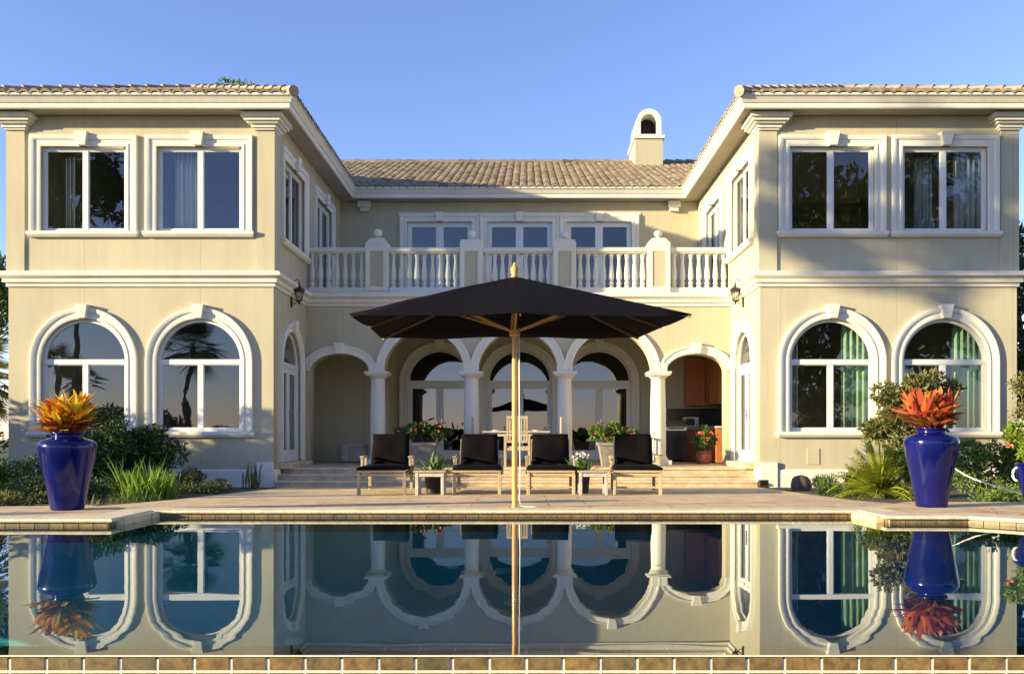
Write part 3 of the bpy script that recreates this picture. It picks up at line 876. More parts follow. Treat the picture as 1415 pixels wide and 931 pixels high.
# ridge and hip caps
def caps(mb, a, b, r=0.1):
    a = Vector(a); b = Vector(b); n = max(1, int((b - a).length / 0.34))
    for i in range(n):
        p = a.lerp(b, i / n); q = a.lerp(b, (i + 1.12) / n)
        mb.tube([p + Vector((0,0,0.02)), q], [r * 1.12, r * 0.9], 8)
for a_, b_ in ((P3(Lx0, -E, 0), P3(xm, -E + hwL, hwL)), (P3(Lx1, -E, 0), P3(xm, -E + hwL, hwL)), (P3(Rx0, -E, 0), P3(xm2, -E + hwR, hwR)), (P3(Rx1, -E, 0), P3(xm2, -E + hwR, hwR)),
               (P3(xm, -E + hwL, hwL), P3(xm, By + hwL, hwL)), (P3(xm2, -E + hwR, hwR), P3(xm2, By + hwR, hwR)), (P3(-9.0, By + 6.25, 6.25), P3(9.0, By + 6.25, 6.25))):
    mb = MB(); caps(mb, a_, b_)
    mb.v = [(x, y, z + 0.05) for x, y, z in mb.v]
    mb.build('ridge_caps', M['rooftile'], house, auto=True)

# chimney
ch = MB()
cx0, cx1, cy = 3.72, 4.62, 10.9
ch.box(cx0, cx1, cy, cy + 1.6, 9.0, 10.52)
chim = ch.build('chimney', M['stucco'], house)
b = MB(); b.box(cx0 - 0.05, cx1 + 0.06, cy - 0.06, cy + 1.66, 10.521, 10.63)
b.build('chimney_band', M['trim'], chim, bevel=0.01)
cc = (cx0 + cx1) / 2
oa = [(cc - 0.40, 10.631)] + [(cc + 0.40 * math.cos(R(180 - 7.5*i)), 11.1 + 0.40 * math.sin(R(7.5*i))) for i in range(25)] + [(cc + 0.40, 10.631)]
ho = [(cc - 0.27, 10.68)] + [(cc + 0.27 * math.cos(R(180 - 7.5*i)), 11.06 + 0.27 * math.sin(R(7.5*i))) for i in range(25)] + [(cc + 0.27, 10.68)]
me = panel_mesh(oa, [ho], 1.5)
link(me, 'chimney_cap', M['trim'], chim, loc=(0, cy + 0.02, 0))
b = MB(); b.box(cc - 0.28, cc + 0.28, cy + 0.5, cy + 0.55, 10.64, 11.4)  # near-black sheet: the shade inside the arched opening, put in as colour
b.build('flue_shade_sheet', M['dark'], chim)

# balustrade along the balcony
bal = part_empty('balustrade', house, (0, 2.5, 0))
BY = 0.17
peds = [-3.2, -1.06, 1.06, 3.2]
mb = MB()
spans = [(-4.79, -3.47), (-2.93, -1.33), (-0.79, 0.79), (1.33, 2.93), (3.47, 4.79)]
for a, b in spans:
    for (hw_, z0, z1) in ((0.10, 5.02, 5.05), (0.13, 5.05, 5.12), (0.11, 5.12, 5.15)):
        mb.box(a, b, BY - hw_, BY + hw_, z0, z1 - 0.0005)
mb.build('handrail', M['trim'], bal, bevel=0.008)
mb = MB()
for a, b in spans: mb.box(a, b, BY - 0.11, BY + 0.11, 4.10, 4.235)
mb.build('bottom_rail', M['trim'], bal, bevel=0.01)
bprof = [(0.062, 4.236), (0.062, 4.275), (0.045, 4.285), (0.04, 4.31), (0.055, 4.33), (0.06, 4.35), (0.05, 4.375), (0.034, 4.39), (0.04, 4.41), (0.058, 4.45), (0.066, 4.50), (0.062, 4.57), (0.050, 4.68), (0.038, 4.80), (0.034, 4.88), (0.038, 4.90), (0.05, 4.915), (0.04, 4.93), (0.04, 4.96), (0.06, 4.975), (0.06, 5.02)]
e = MB(); e.lathe(bprof, 12)
b0 = e.build('baluster', M['trim'], bal, auto=True, loc=(0, BY, 0))
first = True
for (a, b), nb in zip(spans, (7, 9, 9, 9, 7)):
    for i in range(nb):
        t = (i + 0.5) / nb
        x = a + (b - a) * t
        if first: b0.location.x = x; first = False
        else:
            c = b0.copy(); col.objects.link(c); c.parent = bal; c.location = (x, BY, 0)
for x in peds:
    outer = abs(x) > 2
    e = MB()
    w = 0.26
    zt = 5.24 if outer else 5.27
    e.box(x - w, x + w, BY - 0.17, BY + 0.17, 4.101, zt)
    if outer:
        e.add([(x-w,BY-.17,zt),(x+w,BY-.17,zt),(x+w,BY+.17,zt),(x-w,BY+.17,zt),(x-.15,BY-.12,zt+.12),(x+.15,BY-.12,zt+.12),(x+.15,BY+.12,zt+.12),(x-.15,BY+.12,zt+.12)],
              [(0,1,5,4),(1,2,6,5),(2,3,7,6),(3,0,4,7),(4,5,6,7)])
    else:
        e.box(x - w + 0.02, x + w - 0.02, BY - 0.15, BY + 0.15, zt, zt + 0.05)
    p = e.build('pedestal', M['trim'], bal, bevel=0.01)
    # raised border leaving a recessed panel
    f = MB(); f.sweep([(x - 0.15, 4.25), (x - 0.15, 5.05), (x + 0.15, 5.05), (x + 0.15, 4.25)], [(0, 0.165), (0, 0.19), (0.09, 0.195), (0.1, 0.165)], lambda u, v, w_: (u, BY - w_, v), side=1, closed=True)
    f.build('panel_border', M['trim'], bal)
    f = MB(); f.box(x - 0.149, x + 0.149, BY - 0.176, BY - 0.16, 4.255, 5.045); f.build('recessed_panel', M['stucco'], bal)
    zf = zt + (0.12 if outer else 0.05)
    g = MB(); g.lathe([(0.06, zf), (0.06, zf + 0.02), (0.035, zf + 0.04)] + [(0.098 * math.sin(R(a_)) , zf + 0.135 - 0.098 * math.cos(R(a_))) for a_ in range(20, 181, 16)], 20, cx=x, cy=BY)
    g.build('ball_finial', M['trim'], bal, auto=True)

# ------------------------------------------------------------------ wall lanterns
def lantern(loc, sx, label):
    t = thing('wall_lantern', label, 'lantern', (loc[0] - 0.035 * sx, loc[1], loc[2]), 0, 'wall lanterns on the inner wing walls'); t.scale = (0.84, 0.84, 0.84)
    # body
    e = MB()
    for k in range(6):
        a = 2 * math.pi * k / 6
        e.tube([(0.075 * math.cos(a), 0.075 * math.sin(a), -0.15), (0.115 * math.cos(a), 0.115 * math.sin(a), 0.08)], 0.009, 5)
    e.lathe([(0.02, -0.25), (0.03, -0.22), (0.02, -0.20), (0.08, -0.165), (0.085, -0.145)], 6)
    e.lathe([(0.125, 0.07), (0.13, 0.085), (0.125, 0.1)], 6)
    e.build('cage', M['iron'], t)
    r = MB(); r.lathe([(0.165, 0.095), (0.16, 0.11), (0.10, 0.17), (0.05, 0.20), (0.045, 0.23), (0.025, 0.245), (0.012, 0.30), (0.004, 0.33)], 6)
    r.build('cap', M['iron'], t)
    g = MB(); g.lathe([(0.068, -0.148), (0.108, 0.075)], 6)
    g.build('lantern_glass', M['lamp_glass'], t)
    b = MB()
    b.tube([(0, 0, 0.2), (0, 0, 0.34), (-0.06 * sx, 0, 0.38), (-0.15 * sx, 0, 0.30), (-0.19 * sx, 0, 0.1), (-0.19 * sx, 0, -0.1)], 0.012, 6)
    b.tube([(-0.03 * sx, 0, -0.17), (-0.12 * sx, 0, -0.24), (-0.19 * sx, 0, -0.2)], 0.012, 6)
    b.box(-0.205, -0.175, -0.05, 0.05, -0.32, -0.02) if sx > 0 else b.box(0.175, 0.205, -0.05, 0.05, -0.32, -0.02)
    b.build('bracket', M['iron'], t)
lantern((-4.59, 1.25, 3.86), 1, 'shaded dark metal lantern on the inner wall of the left wing')
lantern((4.59, 1.25, 3.86), -1, 'sunlit metal lantern on the inner wall of the right wing')

# ------------------------------------------------------------------ curtains
def curtain(x0, x1, y, z0, z1, m, label, amp=0.035, waves=5):
    mb = MB(); n = 60; vs_ = []
    for k in range(n + 1):
        t = k / n; yy = y + amp * math.sin(2 * math.pi * waves * t) + 0.012 * math.sin(17 * t)
        x = x0 + (x1 - x0) * t
        vs_ += [(x, yy, z0), (x, yy, z1), (x, yy + 0.006, z0), (x, yy + 0.006, z1)]
    fs = []
    for k in range(n):
        a = 4 * k; b = a + 4
        fs += [(a, b, b+1, a+1), (a+2, a+3, b+3, b+2), (a+1, b+1, b+3, a+3), (a, a+2, b+2, b)]
    mb.add(vs_, fs)
    return tag(mb.build('curtain', m, smooth=True), label, 'curtain', 'curtains inside the wing windows')
curtain(6.5, 7.1, 0.27, 0.5, 3.3, M['curtain_green'], 'pale green curtain in arched window nearest the sunlit right wing corner')
curtain(5.36, 5.62, 0.27, 0.5, 3.3, M['curtain_pale'], 'narrow pale curtain at the left side of the right wing arched window')
curtain(8.72, 9.32, 0.27, 0.5, 3.3, M['curtain_green'], 'pale green curtain in arched window behind the rust-leaved blue urn')
curtain(8.75, 9.3, 0.27, 4.3, 6.9, M['curtain_pale'], 'pale curtain in the rightmost upper window of the right wing')
curtain(8.05, 8.4, 0.45, 4.3, 6.9, M['curtain_pale'], 'gathered pale curtain at middle of the rightmost upper window')
curtain(-6.85, -6.4, 0.27, 4.3, 6.9, M['curtain_pale'], 'pale curtain in the upper left wing window beside the corner pilaster')
curtain(-9.05, -8.85, 0.27, 4.3, 6.9, M['curtain_pale'], 'thin pale curtain in the leftmost upper window of the left wing')

# ------------------------------------------------------------------ foliage helpers
def leaf(mb, p, d, n, L, W, fold=0.25):
    """a folded leaf: base, two sides, tip"""
    s = d.cross(n)
    if s.length < 1e-4: return
    s.normalize(); n2 = s.cross(d).normalized()
    a = p; b = p + d * L * 0.45 + s * W * 0.5 + n2 * W * fold; c = p + d * L; e = p + d * L * 0.45 - s * W * 0.5 + n2 * W * fold; m_ = p + d * L * 0.5
    o = len(mb.v)
    mb.v += [tuple(a), tuple(b), tuple(c), tuple(e), tuple(m_)]
    mb.f += [(o, o+1, o+4), (o+1, o+2, o+4), (o, o+4, o+3), (o+3, o+4, o+2)]
def rdir(r):
    while True:
        v = Vector((r.uniform(-1,1), r.uniform(-1,1), r.uniform(-1,1)))
        if 0.05 < v.length < 1: return v.normalized()
def clumps(mb, r, centres, crad, n, L, W, upb=0.3, flat_=0.75):
    for i in range(n):
        c = r.choice(centres); q = rdir(r)
        rad = crad * (c[3] if len(c) > 3 else 1)
        k = r.random() ** 0.45
        p = Vector(c[:3]) + Vector((q.x, q.y, q.z * flat_)) * rad * k
        d = (q + rdir(r) * 0.8 + Vector((0, 0, upb))).normalized()
        leaf(mb, p, d, rdir(r), L * r.uniform(0.6, 1.3), W * r.uniform(0.6, 1.3))
def shrub(name, label, cat, loc, size, n, L, W, m, seed=1, ncl=14, crad=None, group=None, stems=True, extra=None):
    r = random.Random(seed)
    t = thing(name, label, cat, loc, 0, group)
    rx, ry, rz = size
    cs = []
    for i in range(ncl):
        q = rdir(r)
        k = r.random() ** 0.4 * 0.78
        cs.append((q.x * rx * k, q.y * ry * k, rz * (1 + q.z * k * 0.95), r.uniform(0.6, 1.15)))
    mb = MB(); clumps(mb, r, cs, crad or min(rx, rz) * 0.42, n, L, W)
    mb.v = [(x, y, max(z, 0.01)) for x, y, z in mb.v]
    mb.build('foliage', m, t, smooth='leaf')
    if stems:
        s = MB()
        for c in cs[:10]:
            s.tube([(c[0]*0.1, c[1]*0.1, -0.05), (c[0]*0.5, c[1]*0.5, c[2]*0.45), (c[0], c[1], c[2])], [0.022, 0.014, 0.005], 5)
        s.build('stems', M['bark'], t)
    if extra:
        f = MB(); k, fm, fl, fw = extra
        for i in range(k):
            c = r.choice(cs); q = rdir(r); q.y = -abs(q.y)
            p = Vector(c[:3]) + q * (crad or min(rx, rz) * 0.42) * 1.05
            for j in range(6):
                leaf(f, p, (rdir(r) + q * 0.6).normalized(), rdir(r), fl, fw)
        f.build('flowers', fm, t, smooth='leaf')
    return t
def blade(mb, r, base, ang, L, W, lean, droop, seg=5):
    d = Vector((math.cos(ang), math.sin(ang), 0)); s = Vector((-d.y, d.x, 0))
    prev = None; o = len(mb.v)
    for i in range(seg + 1):
        t = i / seg
        h = L * (t * math.cos(lean) - droop * t * t * 0.5)
        x = L * (t * math.sin(lean) + droop * t * t * 0.35)
        p = base + d * x + Vector((0, 0, h))
        w = W * (math.sin(math.pi * min(1, 0.18 + t * 0.82)) ** 0.7) * 0.5 + 0.0005
        mb.v += [tuple(p - s * w + Vector((0,0,w*0.4))), tuple(p), tuple(p + s * w + Vector((0,0,w*0.4)))]
    for i in range(seg):
        a = o + 3 * i
        mb.f += [(a, a+1, a+4, a+3), (a+1, a+2, a+5, a+4)]
def grass_clump(name, label, cat, loc, n, L, W, spread, m, seed=1, leanmax=0.9, droop=0.5, group=None, extra=None):
    r = random.Random(seed); t = thing(name, label, cat, loc, 0, group)
    mb = MB()
    for i in range(n):
        a = r.uniform(0, 2 * math.pi); q = r.random() ** 0.5 * spread
        b = Vector((math.cos(a) * q, math.sin(a) * q, -0.02))
        blade(mb, r, b, r.uniform(0, 6.28), L * r.uniform(0.55, 1.15), W * r.uniform(0.7, 1.2), r.uniform(0.05, leanmax), droop * r.uniform(0.2, 1.3))
    mb.build('leaves', m, t, smooth='leaf')
    if extra: 
        f = MB()
        k, fm, hz = extra
        for i in range(k):
            a = r.uniform(0, 6.28); q = r.random() * spread * 1.3; p = Vector((math.cos(a)*q, math.sin(a)*q - spread * .4, hz * r.uniform(0.8, 1.1)))
            for j in range(8): leaf(f, p, rdir(r), rdir(r), 0.035, 0.02)
        f.build('flowers', fm, t, smooth='leaf')
    return t
def frond(mb, base, ang, L, elev, droop, W, nl=26, width=0.02, r=random):
    """pinnate frond"""
    d = Vector((math.cos(ang), math.sin(ang), 0)); s = Vector((-d.y, d.x, 0))
    pts = []
    for i in range(nl + 1):
        t = i / nl
        pts.append(base + d * (L * t * math.cos(elev) * (1 - 0.15 * t)) + Vector((0, 0, L * (math.sin(elev) * t - droop * t * t))))
    mb.tube(pts[::3] + [pts[-1]], [0.012 * (1 - i / (len(pts[::3]) + 1)) + 0.003 for i in range(len(pts[::3]) + 1)], 4)
    for i in range(2, nl + 1):
        t = i / nl; ll = W * math.sin(math.pi * min(1, 0.15 + 0.8 * t)) ** 0.6
        tan = (pts[i] - pts[i-1]).normalized()
        for sg in (-1, 1):
            dd = (s * sg + tan * 0.6 + Vector((0, 0, 0.25 - 0.5 * r.random()))).normalized()
            leaf(mb, pts[i], dd, Vector((0, 0, 1)), ll * r.uniform(0.85, 1.1), width, fold=0.1)
def cycad(label, loc, n, L, seed=1):
    r = random.Random(seed); t = thing('cycad', label, 'cycad', loc)
    mb = MB()
    for i in range(n):
        frond(mb, Vector((0, 0, 0.12)), r.uniform(0, 6.28), L * r.uniform(0.75, 1.1), R(r.uniform(12, 82)), r.uniform(0.1, 0.6), 0.2, 30, 0.016, r)
    mb.build('fronds', M['leaf_cycad'], t, smooth='leaf')
    s = MB(); s.lathe([(0.10, -0.05), (0.10, 0.05), (0.08, 0.12), (0.03, 0.15)], 10); s.build('trunk', M['bark'], t)
    return t
def fan_palm(label, loc, h, n, L, seed=1, m='leaf_mid', group=None, cat='palm tree', elo=-50):
    r = random.Random(seed); t = thing('palm_tree', label, cat, loc, 0, group)
    s = MB(); pts = [(0.1 * math.sin(i), 0.08 * math.cos(i * 1.3), h * i / 8) for i in range(9)]
    s.tube(pts, [0.2 - 0.06 * i / 8 for i in range(9)], 10); s.build('trunk', M['bark'], t, auto=True)
    mb = MB(); top = Vector(pts[-1])
    for i in range(n):
        a = r.uniform(0, 6.28); el = R(r.uniform(elo, 80))
        d = Vector((math.cos(a) * math.cos(el), math.sin(a) * math.cos(el), math.sin(el)))
        sd = Vector((-math.sin(a), math.cos(a), 0))
        c = top + d * L * 0.55
        mb.tube([top, top + d * L * 0.3 + Vector((0,0,0.03)), c], [0.02, 0.014, 0.01], 4)
        upv = sd.cross(d)
        for k in range(22):
            q = R(-100 + 200 * k / 21)
            dd = (d * math.cos(q) + sd * math.sin(q) + Vector((0, 0, -0.25))).normalized()
            leaf(mb, c, dd, upv, L * 0.62 * r.uniform(0.85, 1.1) * (0.75 + 0.25 * math.cos(q)), 0.055, fold=0.2)
    mb.build('crown', M[m], t, smooth='leaf')
    return t
def tree(label, loc, h, crown_r, crown_h, n, L, m, seed=1, nb=16, group=None, trunk_r=0.2, base=None, cat='tree', crad=0.26, name='broadleaf_tree'):
    r = random.Random(seed); t = thing(name, label, cat, loc, 0, group)
    zb = base if base is not None else h - 2 * crown_h
    s = MB()
    s.tube([(0, 0, -0.3), (0.1, 0.05, zb * 0.5), (0.05, -0.05, zb), (0, 0, h - crown_h * 0.6)], [trunk_r, trunk_r * 0.8, trunk_r * 0.65, trunk_r * 0.2], 9)
    cs = []
    for i in range(nb):
        q = rdir(r); k = 0.35 + 0.6 * r.random()
        c = Vector((q.x * crown_r * k, q.y * crown_r * k, h - crown_h + q.z * crown_h * k * 0.9))
        z0 = min(c.z - 0.1, zb + (c.z - zb) * r.uniform(0.2, 0.6))
        st = Vector((0, 0, z0))
        s.tube([st, st.lerp(c, 0.5) + Vector((0, 0, 0.15)), c], [trunk_r * 0.35, trunk_r * 0.2, 0.02], 6)
        cs.append((c.x, c.y, c.z, r.uniform(0.6, 1.2)))
        for j in range(3):
            c2 = c + rdir(r) * crown_r * 0.25
            s.tube([c, c2], [0.025, 0.008], 4)
            cs.append((c2.x, c2.y, c2.z, r.uniform(0.4, 0.8)))
    s.build('trunk', M['bark'], t, auto=True)
    mb = MB(); clumps(mb, r, cs, crown_r * crad, n, L, L * 0.5)
    mb.build('crown', m, t, smooth='leaf')
    return t

# ------------------------------------------------------------------ big blue urns and their plants
URN = [(0.150, 0.0), (0.160, 0.006), (0.165, 0.03), (0.184, 0.14), (0.212, 0.29), (0.242, 0.44), (0.268, 0.58), (0.284, 0.68), (0.284, 0.715), (0.272, 0.745), (0.242, 0.768), (0.200, 0.782), (0.168, 0.792), (0.152, 0.802), (0.148, 0.815), (0.152, 0.830), (0.166, 0.842), (0.172, 0.850), (0.165, 0.854), (0.13, 0.85), (0.122, 0.83), (0.122, 0.80)]
def urn(loc, h, label, m, plabel, seed, nros):
    t = thing('blue_urn', label, 'urn', loc, 0, 'tall cobalt blue urns beside the pool')
    s = h / 0.852
    e = MB(); e.lathe([(r_ * (0.98), z * s) for r_, z in URN], 48, capt=False); e.build('body', M['blue_glaze'], t, smooth=True)
    so = MB(); so.lathe([(0.001, 0.80 * s), (0.128, 0.80 * s)], 20, capb=False, capt=False); so.build('potting_soil', M['soil'], t)
    r = random.Random(seed)
    p = thing('bromeliad', plabel, 'potted plant', (loc[0], loc[1], loc[2] + 0.80 * s), 0, 'fiery plants in the tall blue urns')
    mb = MB()
    for k in range(nros):
        a = 6.28 * k / nros + r.uniform(-.3, .3); q = r.uniform(0.04, 0.15)
        c = Vector((math.cos(a) * q * 1.3, math.sin(a) * q, 0.06 + r.uniform(-0.03, 0.12)))
        for i in range(26):
            blade(mb, r, c, r.uniform(0, 6.28), r.uniform(0.20, 0.40), r.uniform(0.055, 0.09), r.uniform(0.05, 0.85) if i > 4 else r.uniform(0.9, 1.35), r.uniform(0.0, 0.45), 6)
    mb.build('leaves', m, p, smooth='leaf')
    mb = MB()
    for i in range(70):
        a = r.uniform(0, 6.28)
        blade(mb, r, Vector((math.cos(a) * 0.09, math.sin(a) * 0.09, 0.05 + r.uniform(0, 0.08))), a + r.uniform(-.4, .4), r.uniform(0.15, 0.25), r.uniform(0.05, 0.075), r.uniform(0.7, 1.35), r.uniform(0.1, 0.5), 6)
    mb.build('lower_leaves', M['leaf_wine'], p, smooth='leaf')
    s_ = MB()
    for k in range(6): s_.tube([(0.05 * math.cos(k), 0.05 * math.sin(k), -0.02), (0.08 * math.cos(k), 0.08 * math.sin(k), 0.14)], 0.012, 5)
    s_.build('stems', M['bark'], p)
urn((-4.58, -8.05, 0.062), 0.80, 'tall cobalt blue glazed urn holding yellow and orange leaves, left of the pool', M['leaf_fire'], 'yellow and orange leafy plant in the left blue urn', 11, 8)
urn((4.58, -7.66, 0.062), 0.85, 'tall cobalt blue glazed urn holding rust-red leaves, right of the pool', M['leaf_rust'], 'rust red and orange leafy plant in the blue urn by the right garden', 12, 8)
# third, smaller handled pot at the right edge
t = thing('handled_blue_pot', 'small blue glazed pot with a white ring handle at the right garden edge', 'pot', (5.60, -7.85, 0.062))
e = MB(); e.lathe([(0.09, 0), (0.10, 0.01), (0.13, 0.15), (0.17, 0.30), (0.195, 0.42), (0.20, 0.47), (0.185, 0.48), (0.17, 0.45)], 36, capt=False); e.build('body', M['blue_glaze'], t, smooth=True)
e = MB(); e.tube([(-0.19 + -0.055 * math.sin(R(a_)), 0, 0.36 + 0.07 * math.cos(R(a_))) for a_ in range(0, 181, 20)], 0.013, 8); e.build('handle', M['hose'], t, smooth=True)
shrub('potted_flower_bush', 'bright green bush with a few pink blooms in the small handled pot', 'potted plant', (5.60, -7.85, 0.52), (0.36, 0.32, 0.24), 1700, 0.07, 0.035, M['leaf_bright'], seed=21, extra=(7, M['flower_pink'], 0.05, 0.035))

# ------------------------------------------------------------------ umbrella
ux, uy = 0.06, -7.5
um = thing('patio_umbrella', 'large black rectangular patio umbrella on a varnished wooden pole by the pool', 'umbrella', (ux, uy, deck_z(uy)))
uz = deck_z(uy)
mb = MB(); mb.tube([(0, 0, 0.0), (0, 0, 1.3), (0, 0, 2.55)], [0.031, 0.030, 0.028], 16); mb.build('pole', M['teak'], um, smooth=False, auto=True)
mb = MB(); mb.lathe([(0.02, 2.52), (0.045, 2.54), (0.03, 2.56), (0.045, 2.60), (0.048, 2.63), (0.03, 2.655), (0.018, 2.665), (0.02, 2.68), (0.006, 2.70)], 14); mb.build('finial', M['teak'], um, smooth=True)
zc = 2.03 - uz; pk = 2.585 - uz
cn = [Vector((-1.58 - ux, -0.95, zc + 0.005)), Vector((1.84 - ux, -0.93, zc)), Vector((1.56 - ux, 0.95, zc)), Vector((-1.57 - ux, 0.95, zc - 0.005))]
apex = Vector((0, 0, pk))
tips = []
for i in range(4):
    a, b = cn[i], cn[(i + 1) % 4]
    tips.append(a)
    tips.append((a + b) / 2 + Vector((0, 0, 0.015)))
mb = MB(); NR, NS = 12, 8
ring_pts = []
for i in range(8):
    a, b = tips[i], tips[(i + 1) % 8]
    for k in range(NS):
        t_ = k / NS
        ring_pts.append((a.lerp(b, t_), math.sin(math.pi * t_)))
nrp = len(ring_pts); vs_ = []
rr = random.Random(5)
for lay in (0, 1):
    for j in range(NR + 1):
        f = j / NR
        for (p, sg) in ring_pts:
            q = apex.lerp(p, f)
            q.z -= 0.018 * sg * f * f                      # cloth sags between the ribs
            q.z += 0.008 * math.sin(math.pi * f)             # ribs bow up slightly
            an_ = math.atan2(p.y, p.x); q.z += 0.006 * math.sin(q.x * 7 + q.y * 5) * f + 0.007 * math.sin(an_ * 17 + 3 * f) * math.sin(math.pi * min(1, f * 1.6)) ** 2
            inward = Vector((-p.x, -p.y, 0)).normalized() * 0.03 * sg * f
            q += inward
            if lay: q.z -= 0.006
            vs_.append(tuple(q))
fs = []
for lay in (0, 1):
    o = lay * (NR + 1) * nrp
    for j in range(NR):
        for k in range(nrp):
            k2 = (k + 1) % nrp
            fs.append((o + j*nrp + k, o + j*nrp + k2, o + (j+1)*nrp + k2, o + (j+1)*nrp + k))
for k in range(nrp):
    k2 = (k + 1) % nrp
    fs.append((NR*nrp + k, NR*nrp + k2, (NR+1)*nrp + NR*nrp + k2, (NR+1)*nrp + NR*nrp + k))
mb.add(vs_, fs)
mb.build('canopy', M['canopy'], um, smooth=True)
for i, tp in enumerate(tips):
    rb = MB(); 
    mids = [apex.lerp(tp, f) + Vector((0, 0, 0.008 * math.sin(math.pi * f) - 0.026)) for f in (0.03, 0.25, 0.5, 0.75, 0.99)]
    for a, b in zip(mids[:-1], mids[1:]): rb.bar(a, b, 0.016, 0.024)
    rbo = rb.build('rib', M['dark_teak'], um)
    st = MB(); st.bar((0.04 * tp.x / tp.length, 0.04 * tp.y / tp.length, 1.94 - uz + 0.04), mids[2] + Vector((0, 0, -0.01)), 0.014, 0.02)
    st.build('strut', M['teak'], rbo)
mb = MB(); mb.lathe([(0.045, 1.93 - uz), (0.06, 1.94 - uz), (0.06, 2.0 - uz), (0.045, 2.01 - uz)], 12); mb.lathe([(0.045, pk - 0.12), (0.06, pk - 0.11), (0.06, pk - 0.06), (0.045, pk - 0.05)], 12); mb.build('hub', M['teak'], um)
mb = MB()
cp = [(0.05, -0.035, 2.02 - uz), (0.052, -0.04, 1.2), (0.06, -0.045, 0.4), (0.052, -0.05, 0.08), (0.07, -0.055, 0.025), (0.12, -0.06, 0.012), (0.2, -0.07, 0.012), (0.29, -0.06, 0.012)]
mb.tube(cp, 0.0065, 6)
mb.tube([(0.045, 0.02, 2.02 - uz), (0.046, 0.01, 1.5), (0.05, 0, 1.1)], 0.004, 5)
mb.build('cord', M['hose'], um, smooth=True)

# ------------------------------------------------------------------ loungers
def cushion_mesh(x0, x1, y0, y1, z0, z1, seed):
    """soft rounded slab"""
    mb = MB(); nx, ny = 12, 14; rr = random.Random(seed)
    def edge(t): return (1 - abs(2*t - 1) ** 6) ** 0.35
    for lay, s in ((1, 1), (0, -1)):
        for i in range(nx + 1):
            for j in range(ny + 1):
                a, b = i / nx, j / ny
                f = edge(min(max(a, 0.0), 1)) * edge(b)
                zc = (z0 + z1) / 2
                hh = (z1 - z0) / 2 * (0.35 + 0.65 * f)
                wob = 0.008 * math.sin(9 * a + seed) * math.sin(7 * b + seed * 2) * f
                mb.v.append((x0 + (x1-x0) * a, y0 + (y1-y0) * b, zc + s * hh + (wob if s > 0 else 0)))
    N = (nx+1) * (ny+1)
    for i in range(nx):
        for j in range(ny):
            a = i*(ny+1)+j
            mb.f.append((a, a+ny+1, a+ny+2, a+1)); mb.f.append((N+a, N+a+1, N+a+ny+2, N+a+ny+1))
    for i in range(nx):
        for j in (0, ny):
            a = i*(ny+1)+j; b = a+ny+1; mb.f.append((a, b, N+b, N+a))
    for j in range(ny):
        for i in (0, nx):
            a = i*(ny+1)+j; b = a+1; mb.f.append((a, b, N+b, N+a))
    return mb
def make_lounger(label, seed=0):
    t = thing('sun_lounger', label, 'sun lounger', (0,0,0), 0, 'cushioned sun loungers on the deck')
    W = 0.34
    f = MB()
    for sx in (-1, 1):
        f.box(sx * W - 0.02, sx * W + 0.02, 0.0, 1.75, 0.27, 0.33)
    f.box(-W - 0.02, W + 0.02, -0.004, 0.03, 0.335, 0.37); f.box(-W + 0.02, W - 0.02, 0.02, 0.05, 0.275, 0.325)
    f.box(-W + 0.02, W - 0.02, 1.7, 1.74, 0.275, 0.325)
    f.build('frame', M['pale_wood'], t, bevel=0.005)
    s = MB()
    for k in range(11): s.box(-W + 0.02, W - 0.02, 0.08 + k * 0.1, 0.14 + k * 0.1, 0.30, 0.325)
    s.build('slats', M['pale_wood'], t)
    lo_ = MB(); lo_.box(-W + 0.02, W - 0.02, 0.012, 0.035, 0.10, 0.13); lo_.build('stretcher', M['pale_wood'], t, bevel=0.004)
    for sx in (-1, 1):
        for y in (0.02, 1.35):
            l = MB(); l.box(sx * W - 0.025, sx * W + 0.025, y - 0.025, y + 0.025, 0.0, 0.30); l.build('leg', M['pale_wood'], t, bevel=0.005)
        a = MB(); a.box(sx * (W + 0.035) - 0.03, sx * (W + 0.035) + 0.03, 0.62, 1.16, 0.54, 0.57)
        a.box(sx * (W + 0.035) - 0.02, sx * (W + 0.035) + 0.02, 0.64, 0.68, 0.28, 0.54); a.box(sx * (W + 0.035) - 0.02, sx * (W + 0.035) + 0.02, 1.08, 1.12, 0.28, 0.54)
        a.build('armrest', M['pale_wood'], t, bevel=0.005)
    c = cushion_mesh(-W - 0.03, W + 0.03, -0.02, 1.22, 0.345, 0.435, 3 + seed); c.build('seat_cushion', M['cushion'], t, smooth=True)
    b = cushion_mesh(-W + 0.03, W - 0.03, 0.0, 0.61, -0.05, 0.045, 5 + seed)
    ca, sa = math.cos(R(66)), math.sin(R(66))
    b.v = [(x, 1.17 + y * ca - z * sa, 0.36 + y * sa + z * ca) for x, y, z in b.v]
    b.v = [(x * (1 - 0.06 * (z - 0.3)), y, z) for x, y, z in b.v]
    b.build('back_cushion', M['cushion'], t, smooth=True)
    bf = MB()
    for sx in (-1, 1): bf.bar((sx * 0.3, 1.22, 0.31), (sx * 0.3, 1.22 + 0.57 * ca + 0.05, 0.31 + 0.57 * sa), 0.035, 0.03)
    bf.bar((-0.3, 1.22 + 0.55 * ca + 0.05, 0.31 + 0.55 * sa), (0.3, 1.22 + 0.55 * ca + 0.05, 0.31 + 0.55 * sa), 0.03, 0.04)
    bf.build('back_frame', M['pale_wood'], t)
    return t
LY = -4.1
l0 = make_lounger('dark-cushioned sun lounger leftmost of the four, near the arcade alcove')
l0.location = (-1.98, LY, deck_z(LY)); l0.rotation_euler = (0, 0, R(3))
copy_tree(l0, None, (-0.55, LY + 0.03, deck_z(LY)), R(1.6), 'dark-cushioned sun lounger just left of the umbrella pole')
